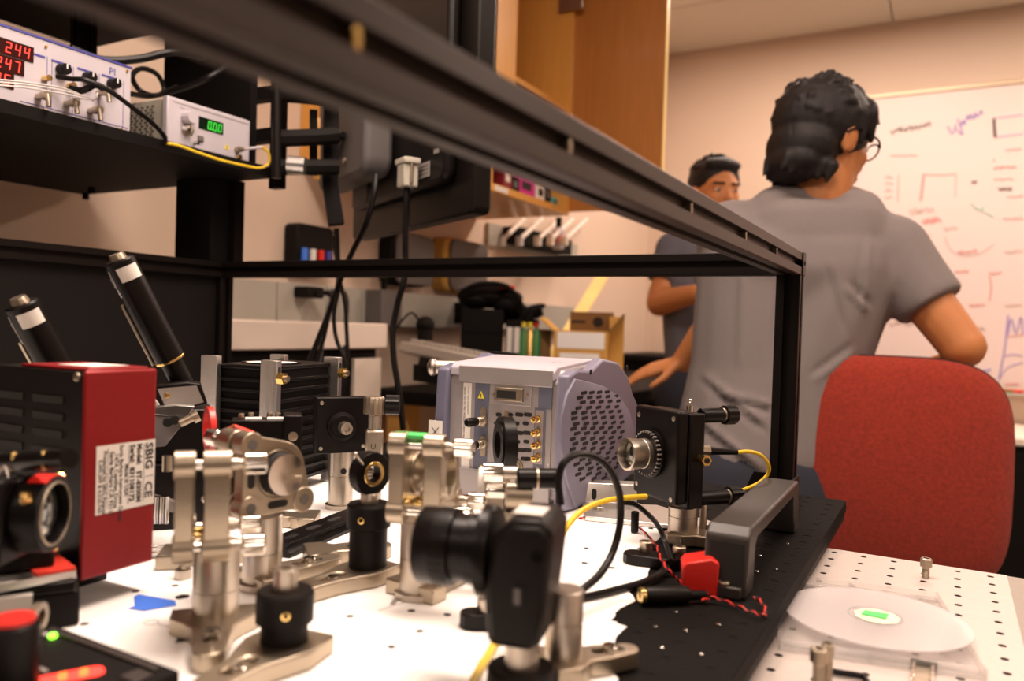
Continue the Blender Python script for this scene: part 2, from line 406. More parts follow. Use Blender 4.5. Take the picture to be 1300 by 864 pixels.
# framed board strip left of corner
p0, p1 = OY(826, 262, YW-.01), OY(830, 322, YW-.01)
tag(MB().box(p0.x-.012, p0.x+.012, YW-.02, YW, -.1, .74).build('corner_strip', 'wall'), 'cream vertical conduit strip in the room corner', 'conduit')

# ---- raceway, sockets and left counter
def lw(px, py, off=0): p = OX(px, py, XW+off); return p
rc = thing('cable_raceway', 'grey wall cable raceway with sockets above the left counter', 'raceway', (XW, 0, 0))
za, zc = lw(350,357,.05).z, lw(350,411,.05).z
ys = [-.6, lw(292,380,.05).y-.12, lw(352,380,.05).y, lw(415,380,.05).y, lw(460,380,.05).y, lw(592,380,.05).y, YW-1.1]
for i in range(len(ys)-1):
    MB().box(0, .05, ys[i]+.002, ys[i+1]-.002, zc, za).build('cover_panel', 'race', rc, bev=.002)
# grey socket box with plug + switch lever
p = lw(476, 390, .05)
s_ = thing('switch_box', 'grey metal switch box with black lever on the raceway', 'switch box', (XW+.051, p.y, p.z))
MB().box(0, .06, -.045, .05, -.055, .05).build('housing', 'grey', s_, bev=.003); MB().cyl((.03,0,.05),(.03,0,.085), .009).build('lever', 'blk', s_)
p = lw(383, 371, .05)
pl = thing('power_plug', 'black power plug pushed into the grey raceway', 'plug', (XW+.051, p.y, p.z))
MB().box(0, .05, -.03, .03, -.014, .014).build('plug_body', 'blk', pl, bev=.004)
MB().tube([(.05,0,0),(.10,0,-.01),(.20,-.13,-.08),(.27,-.23,-.2),(.275,-.25,-.33)], .006).build('cord', 'cable', pl)
MB().tube([(.05,.02,0),(.10,.05,0),(.2,-.06,-.1),(.28,-.17,-.22),(.285,-.21,-.38)], .006).build('cord', 'cable', pl)
zc2 = lw(292, 412, .2).z; zc3 = OX(292, 445, XW+.28).z
ct = thing('side_counter', 'white counter ledge below the grey raceway, black drawers beneath', 'counter', (XW, 0, 0))
MB().box(.001, .28, -.8, OX(492,430,XW+.28).y, zc3-.0, zc3+.062).build('worktop', 'counter', ct, bev=.004)
MB().box(.001, .26, -.8, OX(492,430,XW+.28).y-.02, FLOOR, zc3-.002).build('body', 'blk', ct)
ys = OX(450,480,XW+.27).y; zz = OX(460,455,XW+.27).z
MB().box(.2605, .27, ys, ys+.10, zz-.3, zz).build('notice', 'counter', ct)
# second bench run: monitor/keyboard/box bench to the right of the left wall
b2 = thing('wall_bench', 'black-topped bench on plywood legs along the left wall beyond the lavender camera', 'bench', (XW, 1.86, 0))
zq = -.02
MB().box(.002, .64, 0, 1.80, zq-.04, zq).build('worktop', 'blk', b2, bev=.004)
for yy in (.03, 1.70):
    for xx in (.05, .54): MB().box(xx, xx+.07, yy, yy+.07, FLOOR, zq-.04).build('leg', 'ply', b2)
MB().box(.04, .60, .05, 1.75, -.42, -.38).build('lower_shelf', 'ply', b2)

# ---- maple wall cabinet, its open door
XC = -1.15
yA = OX(625, 90, XC).y; yS = OX(655, 90, XC).y; yH = OX(725, 100, XC).y; zB = OX(715, 271, XC).z
cb = thing('wall_cabinet', 'maple wall cabinet with its door swung open above the bench', 'cabinet', (XW, 0, 0))
W_ = XC-XW; ZT = 1.55
MB().box(.002, W_, yA, yA+.02, zB, ZT).build('side_panel', 'wood', cb, bev=.001)
MB().box(W_-.02, W_, yA, yS, zB+.1, ZT).build('face_stile', 'wood', cb, bev=.001)
MB().box(.002, W_, yH-.0, yH+.02, zB, ZT).build('side_panel', 'wood', cb, bev=.001)
MB().box(.002, W_, yA+.02, yH, zB, zB+.022).build('bottom_panel', 'wood', cb, bev=.001)
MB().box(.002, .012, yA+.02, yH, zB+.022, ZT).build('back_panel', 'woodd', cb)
zsh = OX(690, 112, XC).z
MB().box(.012, W_-.02, yA+.02, yH, zsh-.02, zsh).build('shelf', 'wood', cb, bev=.001)
MB().box(.002, W_, yA+.02, yH, ZT-.02, ZT).build('top_panel', 'wood', cb)
pd = OY(842, 205, yH+.03); pe = OY(850, 100, yH+.03)
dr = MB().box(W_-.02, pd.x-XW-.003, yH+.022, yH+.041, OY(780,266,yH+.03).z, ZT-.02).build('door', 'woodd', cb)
MB().box(pd.x-XW-.003, pd.x-XW, yH+.0215, yH+.0415, OY(780,266,yH+.03).z, ZT-.02).build('door_edge', 'woode', dr)  # brighter maple strip: light on the door edge put into its colour
zh = OX(722, 2, XC).z; b = MB(); b.box(W_-.05, W_+.04, yH-.012, yH-.001, zh-.02, zh+.03); b.build('hinge', 'nickel', cb, bev=.003)
# neighbouring closed cabinet run towards the left (mostly hidden by the monitor)
c2 = thing('wall_cabinet', 'closed maple wall cabinet mostly hidden behind the hanging monitor', 'cabinet', (XW, 0, 0))
MB().box(.002, W_-.02, yA-.36, yA-.003, zB+.03, ZT).build('body', 'wood', c2, bev=.001)
MB().box(W_-.019, W_, yA-.36, yA-.01, zB+.03, ZT).build('door', 'wood', c2, bev=.002)

# boxes on the cabinet's bottom shelf
for (px0, px1, h, mt, lb) in ((641,652,.075,'maroon','dark red book box on cabinet bottom, leftmost of the shelf items'),(651,662,.05,'blk','small black box on cabinet bottom beside the dark red one'),(659,682,.062,'pink','magenta carton on the cabinet bottom shelf'),
        (683,694,.055,'label','white carton on the cabinet bottom right of the magenta one'),(694,702,.06,'blk','black carton at right of the white carton in the cabinet'),(703,711,.03,'teal','small teal box at the right end of the cabinet bottom')):
    y0_, y1_ = OX(px0, 240, XC-.02).y, OX(px1, 240, XC-.02).y
    t = thing('carton', lb, 'box', (XC-.08, (y0_+y1_)/2, zB+.0225))
    hw = (y1_-y0_)/2*.92
    MB().box(-.05, .055, -hw, hw, 0, h).build('box_body', mt, t, bev=.002); MB().box(.0551, .0556, -hw*.6, hw*.5, h*.35, h*.75).build('printed_panel', 'ink' if mt in ('pink','label') else 'label' if mt == 'maroon' else 'grey', t)
# price/name sticker on cabinet edge
MB().box(W_, W_+.001, OX(628,240,XC).y, OX(645,240,XC).y, zB+.004, zB+.018).build('edge_label', 'label', cb)

# pegboard panel with angled hooks below the cabinet
pb = thing('hook_panel', 'pale panel with slanted white hooks under the wall cabinet', 'hook rack', (XW, 0, 0))
yp0, yp1 = OX(622, 300, XW+.02).y, OX(735, 300, XW+.02).y
zp0, zp1 = OX(640, 330, XW+.02).z, OX(640, 277, XW+.02).z
MB().box(.002, .015, yp0, yp1, zp0+.045, zB-.002).build('panel', 'race', pb)
MB().box(.016, .08, yp0+.10, yp1-.2, zB-.07, zB-.004).build('rail_bracket', 'blk', pb, bev=.004)
for px in (644, 666, 689, 705, 723):
    a = OX(px, 304, XW+.22); bq = OX(px+22, 278, XW+.03)
    MB().tube([(.03, bq.y, bq.z), (.2, a.y, a.z)], .008, 8, 1).cyl((.2, a.y, a.z-.022), (.2, a.y, a.z+.012), .014, n=10).build('hook', 'label', pb)
p = OX(709, 300, XW+.14)
bt = thing('spray_bottle', 'small white bottle with black cap hanging in the hook rack', 'bottle', (p.x, p.y, p.z-.05))
MB().lathe([(0,0),(.022,0),(.024,.01),(.024,.07),(.012,.085),(0,.085)]).build('bottle_body', 'instr', bt)
MB().cyl((0,0,.085),(0,0,.125), .012).build('cap', 'blk', bt); MB().lathe([(.0243,.025),(.0243,.055)]).build('bottle_label', 'markr', bt)

# rounded grey moulded panels (thermostat-like covers) on the wall
for (x0, x1, y0, y1, mt, lb) in ((500,549,291,366,'grey','dark grey rounded wall-mounted case hanging left of the brown one'),(566,617,299,374,'grey','grey rounded case with brown rim hanging on the wall')):
    a, c_ = OX(x0, y0, XW+.06), OX(x1, y1, XW+.06)
    t = thing('hanging_case', lb, 'case', (XW, 0, 0))
    ya, yb_, z1, z0 = a.y, c_.y, a.z, c_.z
    MB().prism(rrect(ya, yb_, z0, z1, .04), .001, .055, 'yz').build('case_body', 'card' if 'brown rim' in lb else 'shell', t, bev=.008)
    MB().prism(rrect(ya+(.028 if 'brown rim' in lb else .012), yb_-.002, z0+.004, z1-.004, .03), .0555, .066, 'yz').build('front_panel', mt, t, bev=.004)
p = OX(405, 310, XW+.06)
t = thing('tool_pouch', 'dark mesh pouch with blue and red odds and ends hanging on wall', 'pouch', (XW, p.y, p.z))
MB().prism(rrect(-.07, .07, -.07, .05, .015), .002, .05, 'yz').build('pouch_body', 'shell', t, bev=.006)
for i, mt in enumerate(('bluetape','label','redp','navy')): MB().cyl((.058, -.05+i*.03, -.05), (.058, -.05+i*.03, -.015), .009).build('item', mt, t)

# ---- things on the wall bench: keyboard on arm, black case with bag, parts, cardboard box
kA, kB = AT(508, 432, 1.95), AT(612, 452, 1.62)
d = (kB-kA); d.z = 0; L = d.length; zk_ = kA.z
kb = thing('keyboard', 'beige keyboard on a tilted tray arm behind the lavender camera', 'keyboard', (kA.x, kA.y, kA.z), math.atan2(d.y, d.x))
tl = math.degrees(math.atan2(kA.z-kB.z, L))
X = RY(tl) @ RX(-14)
MB(X).prism([(0,0),(L,0),(L,.19),(0,.19)], -.028, 0).build('keyboard_body', 'keyb', kb, bev=.006)
b = MB(X)
for i in range(18):
    for j in range(5):
        b.box(.015+i*(L-.03)/18, .015+(i+.82)*(L-.03)/18, .02+j*.03, .045+j*.03, 0.0005, .012)
k_ = b.build('key_block', 'keyb', kb, bev=.0015); k_['kind'] = 'stuff'
MB(X).box(L*.42, L*.58, -.02, .03, -.05, -.029).build('tray_bracket', 'blk', kb)
MB().tube([(L*.5,.05,-.06),(L*.45,.1,-.25),(L*.15,.12,-.42)], .035, 8).tube([(L*.5,.05,-.06),(L*.8,.08,-.3),(L*.9,.1,-.5)], .03, 8).box(L*.3,L*.7,-.02,.2,-.09,-.052).build('tray_arm', 'blk', kb)
MB().tube([(.0,.1,-.3),(L*.4,.1,-.28),(L*.95,.1,-.42)], .016, 8).build('tray_arm', 'blk', kb)
p = AT(540, 412, 2.05)
t = thing('webcam', 'small dark round device with a looped cord beside the keyboard', 'device', p)
MB().ell((0,0,0), (.025,.025,.022)).cyl((0,0,-.04),(0,0,-.01), .02).build('device_body', 'blk', t); MB().tube([(-.01,0,0),(-.06,.02,.03),(-.1,.02,0),(-.12,.02,-.03)], .003).build('cord', 'cable', t)
p = OX(583, 395, XW+.06)
tag(MB().box(XW+.051, XW+.09, p.y-.02, p.y+.04, p.z-.04, p.z+.03).build('outlet_adapter', 'blk', bev=.004), 'black adapter plugged in the raceway behind the dark tower', 'adapter')

def bx(name, lb, cat, pxl, pxr, pt, pb_, D, dep, mt, a=0, bev=.003):
    pl_, pr_ = AT(pxl, pb_, D), AT(pxr, pb_, D); o_ = (pl_+pr_)/2; wd = (pr_-pl_).length; h = AT((pxl+pxr)/2, pt, D).z-zq-.0005; o_.z = zq+.0005
    t = thing(name, lb, cat, o_, ang((pxl+pxr)/2, a)); MB().box(-wd/2, wd/2, 0, dep, 0, h).build('body', mt, t, bev=bev); t['dim'] = [wd, h]
    return t, wd, h
t, wd, h = bx('equipment_case', 'black equipment case standing on the bench behind the keyboard', 'case', 584, 638, 392, 452, 2.42, .25, 'shell')
for k in range(3): MB().box(-wd*.45, wd*.45, -.004, 0, h*(.15+.28*k), h*(.2+.28*k)).build('panel_groove', 'blk', t)
p = AT(622, 376, 2.42)
t = thing('camera_bag', 'black bag with a red tag lying on top of the equipment case', 'bag', p, ang(622))
MB().ell((0,.06,0), (.105,.07,.036)).ell((-.04,.05,-.01), (.06,.06,.03)).ell((.055,.04,-.02), (.05,.05,.035)).build('bag_body', 'blk', t)
MB().tube([(-.09,-.02,.01),(-.03,-.03,.035),(.05,-.03,.03),(.1,-.01,-.03),(.09,0,-.08),(.06,0,-.12)], .008).build('strap', 'blk', t)
MB().box(.03,.075,-.03,.02,.024,.034).build('red_tag', 'redp', t, bev=.003)
t, wd, h = bx('parts_drawers', 'small black drawer unit with white drawer fronts beside the case', 'drawer unit', 641, 661, 406, 450, 2.40, .12, 'blk')
for i in range(2):
    for j in range(2):
        d_ = MB().box(-wd*.42+i*wd*.46, -wd*.42+i*wd*.46+wd*.36, -.006, 0, h*(.08+.46*j), h*(.44+.46*j)).build('drawer', 'label', t, bev=.001)
for (px, mt, lb) in ((664,'green','green bottle among the clutter behind the lavender camera'),(672,'yellow','yellow bottle in the clutter on the bench, between green ones'),(680,'ledg2','dark green bottle nearest the brown carton')):
    p = AT(px, 452, 2.4); hb = AT(px, 409, 2.4).z-zq-.085; p.z = zq+.0005; t = thing('small_bottle', lb, 'bottle', p)
    mm = M['bgreen'] if px != 672 else M['brass']
    MB().lathe([(0,0),(.013,0),(.013,hb+.05),(.006,hb+.062),(.006,hb+.07),(0,hb+.07)]).build('bottle_body', mm, t); MB().cyl((0,0,hb+.0701),(0,0,hb+.085), .007).build('cap', 'redp' if px == 680 else 'warn', t)
t, wd, h = bx('small_carton', 'small brown carton with red and white label next to the open box', 'box', 679, 699, 418, 452, 2.42, .08, 'cardd')
MB().box(-wd*.45, wd*.45, -.001, 0, .005, h*.42).build('carton_label', 'label', t); MB().prism([(-.01,.008),(.004,.008),(.012,.03),(-.004,.03)], -.002, -.0011, 'xz').build('carton_mark', 'redp', t)
b = MB(); rr = random.Random(3)
p = AT(690, 396, 2.5)
t = thing('stapler', 'dark bench clutter of cables heaped behind the small bottles', 'cable heap', p, ang(690))
for k in range(6): b.tube([(rr.uniform(-.14,.0), rr.uniform(0,.08), rr.uniform(-.04,.02)) for _ in range(6)], .008, 6)
b.build('cables', 'blk', t)
t.name = 'cable_heap'
# big open cardboard box
pA, pB = AT(702, 470, 2.36), AT(770, 470, 2.36); pA.z = pB.z = zq+.0005
t = thing('cardboard_box', 'open cardboard shipping box with flaps up and a white label', 'box', pA, ang(735, -4))
w1 = (pB-pA).length; hB = AT(730, 420, 2.36).z-zq; dB = .2
b = MB(); b.box(0, w1, 0, .004, 0, hB); b.box(0, .004, .004, dB, 0, hB); b.box(w1-.004, w1, .004, dB, 0, hB); b.box(.004, w1-.004, dB-.004, dB, 0, hB); b.box(.004, w1-.004, .004, dB-.004, 0, .004)
b.build('box_body', 'card', t)
MB(T(0, dB, hB) @ RX(12)).box(.03, w1+.01, 0, .004, 0, .062).build('back_flap', 'cardd', t)
MB(T(w1, 0, hB) @ RY(38)).box(0, .004, .004, dB, 0, .07).build('side_flap', 'cardd', t)
MB(T(0, 0, hB) @ RY(-50)).box(-.004, 0, .004, dB, 0, .06).build('side_flap', 'card', t)
MB().box(.01, w1-.01, -.0012, 0, hB-.052, hB-.004).build('shipping_label', 'paper', t); MB().box(.018, w1*.85, -.0012, 0, hB-.085, hB-.066).build('packing_tape', 'paper', t)
MB(T(0, dB, hB) @ RX(12)).prism(circ(w1*.75, .03, .017), -.0004, 0, 'xz').box(w1*.2, w1*.5, -.0004, 0, .026, .034).build('box_print', 'ink', t)
# box right wall flares out
pC = AT(795, 460, 2.05)
t2 = thing('cardboard_box', 'plain cardboard carton at right of the labelled box', 'box', (lambda q: (q.x, q.y, zq+.0005))(AT(772, 470, 2.42)), ang(780, 0))
MB().box(0, .045, 0, .15, 0, AT(772, 402, 2.42).z-zq).build('box_body', 'card', t2, bev=.001)
# slanted wooden ruler leaning on the wall
pa, pb2 = AT(735, 400, 2.9), AT(768, 345, 3.2)
d = (pb2-pa)
st = thing('wooden_stick', 'pale yellow flat wooden stick leaning up towards the wall', 'wooden stick', pa)
MB(quadX((0,0,0), d, rt)).box(-.45, d.length*1.25, -.024, .024, -.004, .004).build('stick', 'woode', st)

# ================================================================== OPTICAL TABLE, BREADBOARD, ENCLOSURE
TZ = -.023; GX, GY = -.0873, .7662          # grey table top and its hole lattice
def holed(mb, i0, i1, j0, j1, ox, oy, p, r, z, depth, skip=None, n=8):
    for i in range(i0, i1):
        for j in range(j0, j1):
            cx, cy = ox+i*p, oy+j*p; h = p/2
            c4 = [(-h,-h),(h,-h),(h,h),(-h,h)]
            if skip and skip(cx, cy):
                mb.f([mb.v((cx+a, cy+b, z)) for a, b in c4]); continue
            out = []; inn = []; bot = []
            for k in range(n):
                a = PI/4+2*PI*k/n; ca, sa = math.cos(a), math.sin(a); q = h/max(abs(ca), abs(sa))
                out.append(mb.v((cx+ca*q, cy+sa*q, z))); inn.append(mb.v((cx+ca*r, cy+sa*r, z))); bot.append(mb.v((cx+ca*r, cy+sa*r, z-depth)))
            for k in range(n):
                l = (k+1) % n; mb.f([out[k], out[l], inn[l], inn[k]]); mb.f([inn[k], inn[l], bot[l], bot[k]])
            mb.f(bot)
tbl = thing('optical_table', 'large grey steel optical table with threaded hole grid under everything', 'table', (0, 0, 0))
b = MB(); x1 = GX+5*.025+.0125
holed(b, -2, 6, -29, 2, GX, GY, .025, .0028, TZ, .006)
o = b.build('perforated_top', 'table', tbl, smooth=False); o.data.materials.append(mat('hole_shade_brown', (.10, .075, .065), .5, .3))  # hole insides darker brown: their shade is put into the colour
for p in o.data.polygons:
    if max(o.data.vertices[v].co.z for v in p.vertices) < TZ-.001 or abs(p.normal.z) < .5: p.material_index = 1
b = MB(); b.box(-1.18, GX-.0625, GY-.7375, GY+.0375, TZ-.004, TZ); b.build('top_sheet', 'table', tbl, smooth=False)
b = MB(); b.box(x1, .19, GY-.7375, GY+.0375, TZ-.004, TZ-.0005); b.build('rim_strip', 'tabled', tbl, smooth=False)
MB().box(-1.18, .19, GY-.7375, GY+.0375, TZ-.05, TZ-.0062).build('core', 'tabled', tbl, bev=.001)
MB().box(-1.18, -.2, .8, 1.0, TZ-.05, TZ-.004).build('core_extension', 'shell', tbl)
for x, y in ((-1.1,.12),(.1,.12),(.1,.7),(-1.1,1.0)): MB().box(x-.04, x+.04, y-.04, y+.04, FLOOR, TZ-.05).build('leg', 'blk', tbl)

enc = thing('enclosure_frame', 'dark extrusion enclosure frame standing on a black breadboard', 'enclosure', (0, 0, 0))
PX = -.0925
b = MB(); b.box(-1.10, PX, .02, .93, -.0125, -.0004); b.build('breadboard_body', 'board', enc, bev=.0006)
# black board top with real holes on the bare right part, plain elsewhere under the paper
b = MB(); holed(b, 0, 8, 0, 36, PX-.0125-7*.025, .0425, .025, .0033, 0, .0003)
o = b.build('breadboard_top', 'board', enc, smooth=False); o.data.materials.append(M['hole'])
b = MB(); b.box(-1.09, PX-.2, .03, .93, -.0004, 0); b.build('breadboard_sheet', 'board', enc, smooth=False)
for x, y in ((-.13,.06),(-.13,.5),(-.13,.78),(-1.05,.1),(-1.05,.75)): MB().cyl((x, y, TZ+.0001), (x, y, -.0125), .012).build('riser_foot', 'shell', enc)
MB().box(-.1, -.094, .03, .93, -.0205, -.013).build('lower_lip', 'shell', enc)
# extrusion profile
def prof(wd=.0255, sl=.0075, dp=.006):
    h = wd/2; k = sl/2; q = []
    for a in range(4):
        ca, sa = round(math.cos(a*PI/2)), round(math.sin(a*PI/2))
        for x, y in ((h, -h+.0008), (h, -k), (h-dp, -k), (h-dp, k), (h, k), (h, h-.0008), (h-.0008, h)):
            q.append((x*ca-y*sa, x*sa+y*ca))
    return q
def rail(name, p0, p1, mt='rail', wd=.0255, parent=enc):
    p0, p1 = Vector(p0), Vector(p1); d = (p1-p0).normalized()
    a = Vector((0, 0, 1)) if abs(d.z) < .5 else Vector((1, 0, 0)); x = a.cross(d).normalized(); y = d.cross(x); L = (p1-p0).length
    m_ = Matrix((x, y, d)).transposed().to_4x4(); m_.translation = p0
    return MB(m_).prism(prof(wd), 0, L).build(name, mt, parent, smooth=False)
RXc = -.158; YB = .918; RZc = .2575
rail('top_rail', (RXc, -.12, RZc), (RXc, YB+.0125, RZc))
MB().box(RXc-.013, RXc+.013, YB+.0126, YB+.0146, RZc-.0128, RZc+.0128).build('end_cap', 'anodm', enc)
# little end plate facing the camera side of the rail's far end
MB().box(RXc+.0128, RXc+.0142, YB-.004, YB+.0125, RZc-.0128, RZc+.0128).build('corner_plate', 'rail', enc, bev=.0004)
screw(enc, (RXc+.0142, YB+.004, RZc+.001), (1,0,0), .0024, .001, 'hole', 'corner_screw')
rail('back_rail', (-1.055, YB, RZc), (RXc-.013, YB, RZc), 'railb')
rail('left_rail', (-1.067, -.1, RZc), (-1.067, YB+.0125, RZc), 'railb')
rail('post', (RXc, YB, .0), (RXc, YB, RZc-.0128), 'railb', .0255)
rail('post', (-1.067, YB, .0), (-1.067, YB, RZc-.0128), 'railb', .0255)
rail('post', (-1.067, -.085, .0), (-1.067, -.085, RZc-.0128), 'railb', .0255)
MB().box(-1.071, -1.066, -.07, YB-.0128, .0005, RZc-.0128).build('side_panel', 'blk', enc)
# slot nuts in the +X slot of the top rail
for px, py in ((458, 40), (727, 180), (880, 268), (949, 296), (988, 313)):
    p = OX(px, py, RXc+.0125)
    MB().box(RXc+.0064, RXc+.0118, p.y-.0016, p.y+.0016, RZc-.0036, RZc+.0036).build('slot_nut', 'brass' if px < 500 else 'nickel', enc, bev=.0005)
# angle bracket at the post's foot
MB().box(-.1452, -.1425, .885, .930, .0005, .022).build('foot_bracket', 'railb', enc, bev=.0006)
MB().prism([(-.197,.0005),(-.171,.0005),(-.171,.026),(-.186,.026)], .900, .9052, 'xz').build('foot_bracket', 'railb', enc, bev=.0006)
MB().box(-.197, -.171, .878, .8999, .0005, .004).build('bracket_foot', 'railb', enc, bev=.0006)

# ---- white paper over the breadboard, torn edge on the right
edge = [(640,1000),(742,960),(783,864),(772,845),(790,828),(779,812),(796,797),(776,789),(786,773),(806,764),(799,752),(815,741),(826,722),(812,712),(822,704),(806,697),(832,690),(842,676),(822,664),(834,655),(812,640),(720,632),(640,628)]
rr = random.Random(21); e2 = []
for (a, c_) in zip(edge, edge[1:]):
    n = max(1, int(math.dist(a, c_)/5)) if a[0] > 735 else 1
    for k in range(n): e2.append((a[0]+(c_[0]-a[0])*k/n+(rr.uniform(-2.5, 2.5) if n > 1 else 0), a[1]+(c_[1]-a[1])*k/n))
P = [G(x, y) for x, y in e2]
out = [(p.x, p.y) for p in P]+[(-.60,.80),(-.98,.80),(-.98,.05),(-.2,.05)]
b = MB(); b.prism(out, .0006, .0010)
pp = b.build('paper_sheet', 'paper', smooth=False)
tag(pp, 'white paper sheet with torn right edge covering the breadboard', 'paper')
# punched holes and printed marks of the sheet
def mark(name, pts, mt='ink', z=.00105, parent=pp):
    b = MB(); q = [G(x, y, z) for x, y in pts]; vs = [b.v(p) for p in q]; b.f(vs); return b.build(name, mt, parent, smooth=False)
def hmark(px, py, r=.0034, torn=0):
    c = G(px, py); b = MB(); rr = random.Random(px)
    vs = [b.v((c.x+r*math.cos(a*PI/6)*(1+torn*rr.uniform(-.5,.9)), c.y+r*math.sin(a*PI/6)*(1+torn*rr.uniform(-.5,.5)), .0011)) for a in range(12)]
    b.f(vs); b.build('punched_hole', 'hole', pp, smooth=False)
for px, py in ((444,784),(497,823),(522,777),(568,782),(533,803),(232,760),(262,735),(222,745),(346,838),(410,835),(744,697),(777,722),(826,672),(408,680),(395,668),(172,752),(107,794),(700,735),(742,716)): hmark(px, py, .0024, .2)
hmark(232, 759, .0045, .4)
for cx, cy in ((192, 792), (505, 762)):
    c = G(cx, cy); b = MB(); b.tube([(c.x+.004*math.cos(a*PI/8), c.y+.004*math.sin(a*PI/8), .0011) for a in range(17)], .0002, 4, 1); b.build('printed_ring', 'inkg', pp)
mark('printed_arrow', [(230,797),(222,816),(238,814)]); mark('printed_arrow', [(512,745),(494,767),(500,768),(514,755)], 'inkg')
for a, c_ in (((200,792),(240,800)),((240,800),(222,816)),((300,790),(318,770)),((480,775),(520,762)),((600,842),(640,826)),((590,800),(606,790))):
    p, q = G(*a, .0011), G(*c_, .0011); MB().tube([p, (p+q)/2, q], .00022, 4, 1).build('printed_line', 'inkg', pp)
for k in range(7):
    a, c_ = (622-k*2.2, 842-k*4), (650-k*1, 834-k*4.2); p, q = G(*a, .0011), G(*c_, .0011); MB().tube([p, (p+q)/2, q], .00018, 4, 1).build('printed_line', 'inkg', pp)
tp = mark('masking_tape', [(163,772),(171,769),(170,757),(176,754),(222,762),(224,768),(183,775)], 'bluetape', .0014, None); tag(tp, 'torn scrap of blue masking tape on the white paper', 'tape')
md = tp.modifiers.new('s', 'SOLIDIFY'); md.thickness = .0002

# small bright beads: glints of the holes painted onto the bare black board
b = MB()
for px, py in ((832,795),(870,800),(840,822),(822,700),(930,740),(985,722),(1000,690),(1003,668),(890,830),(858,776),(912,792),(947,706),(965,705),(961,725),(900,720),(846,745)):
    c = G(px, py, .0006); b.ell((c.x, c.y, .0008), (.0014,.0014,.0006), 8)
o = b.build('hole_glints', 'chrome'); tag(o, 'tiny bright beads painted as hole glints on the bare black breadboard', 'glints', kind='stuff')

# ================================================================== SHELF AND INSTRUMENTS, UPPER LEFT
SH = thing('instrument_shelf', 'black overhead shelf carrying the two white instruments', 'shelf', (0, 0, 0))
SZ = .428
MB().box(-1.5, -.985, -.3, .95, SZ-.017, SZ).build('shelf_board', 'blk', SH, bev=.001)
MB().box(-1.165, -1.076, .90, .955, .272, SZ-.018).build('support_column', 'blk', SH, bev=.001)
MB().box(-1.076, -1.060, .935, .955, .272, SZ-.018).build('support_column', 'railb', SH)
MB().box(-1.0, -.975, .951, .965, .395, .70).build('corner_rod', 'railb', SH)
for z in (.475, .545): MB().box(-1.3, -1.0, .952, .972, z, z+.022).build('back_bar', 'blk', SH)
for x, y in ((-1.5,.94),(-1.42,.90)): 
    MB().cyl((x+.02, y, SZ-.028), (x+.02, y, SZ-.017), .006).build('shelf_foot', 'blk', SH)
# upper shelf behind the instruments
zu = OX(110, 62, -1.5).z
MB().box(-1.5, -1.03, -.3, .95, zu, zu+.018).build('upper_shelf', 'blk', SH)
MB().box(-1.25, -1.03, .935, .95, SZ+.0005, zu-.0005).build('end_panel', 'blk', SH)
rail('upright', (-1.29, .81, SZ), (-1.29, .81, zu), 'railb', .03, SH)

pi_ = thing('power_supply', 'white controller with red digit displays, left end of the shelf', 'instrument', (-1.0, .694, SZ))
# local: x out of shelf(-X is body), y along front
Ypi0 = -.31; H1 = .088
MB().box(-.24, -.002, Ypi0, 0, .001, H1).build('case', 'instrg', pi_, bev=.001)
MB().box(-.002, 0, Ypi0-.002, .002, .0005, H1+.001).build('front_panel', 'instr', pi_, bev=.0004)
MB().box(-.006, .0012, Ypi0-.003, .003, H1+.001, H1+.0035).build('top_trim', 'navy', pi_)
def FP(y, z): return quadX((.0003, y, z), (0, 1, 0), (0, 0, 1))    # panel-plane frame (x -> +Y, y -> up)
def pos(px, py): p = OX(px, py, -1.0); return p.y-.694, p.z-SZ
def pbar(px0, py0, px1, py1, th, mt, name='panel_print'):
    a, c_ = pos(px0, py0), pos(px1, py1); z = (a[1]+c_[1])/2
    MB().box(.0001, .0006, a[0], c_[0], z-th/2, z+th/2).build(name, mt, pi_, smooth=False)
for q in ((0,56,57,72),(65,76,90,84),(98,86,122,94),(129,95,153,102)): pbar(*q, .0026, 'navy')
# module outlines
for (pa, pb_) in (((66,78),(26,126)),((60,72),(20,124)),((93,85),(72,128)),((126,94),(110,133)),((157,103),(160,163))):
    a, c_ = pos(*pa), pos(*pb_); MB().box(.0001, .0004, a[0]-.0003, a[0]+.0003, .006, max(a[1], c_[1])).build('panel_line', 'navy', pi_, smooth=False)
pbar(26,127,162,164,.0006,'navy'); pbar(30,62,163,102,.0005,'navy') if False else None
for (s_, px, py, h, pw0, pw1) in (('244', 3, 82, .0128, -30, 42),('47', 3, 102, .0128, -30, 30),('5', 6, 120, .0128, -30, 17)):
    y, z = pos(px, py); a = pos(-20, py)[0]; e = pos(pw1, py)[0]
    zz = {'244': .0595, '47': .0395, '5': .0205}[s_]
    w_ = MB().box(.0001, .0012, -.30, e, zz-.003, zz+h+.003).build('display_window', 'window', pi_)
    X = quadX((.0013, 0, zz), (0,1,0), (0,0,1)); b = MB(); xx = e-.002-len(s_)*.0106
    for ch in s_: digit(b, ch, xx, h, X); xx += .0106
    for ch in '2':
        if s_ != '244': digit(b, ch, e-.002-(len(s_)+1)*.0106, h, X)
    b.build('red_digits', 'ledr', w_, smooth=False)
y, z = pos(140, 92); text('PI', .0135, FP(pos(138,93)[0], .0725), 'navy', pi_)
for px, py in ((58,59),(161,90),(153,165),(54,140)):
    y, z = pos(px, py); screw(pi_, (.0005, y, max(.003, min(z, H1-.003))), (1,0,0), .0018, .0015, 'brass')
for px, py in ((77,89),(110,99),(141,107)):
    y, z = pos(px, py); o = MB().cyl((.0005,y,z), (.014,y,z), .0075, .0068, ch=.0008).build('control_knob', 'plast', pi_)
    MB().box(.0141, .0146, y-.0008, y+.0008, z, z+.006).build('pointer', 'inkw', o)
JK = [(62,101),(93,110)]
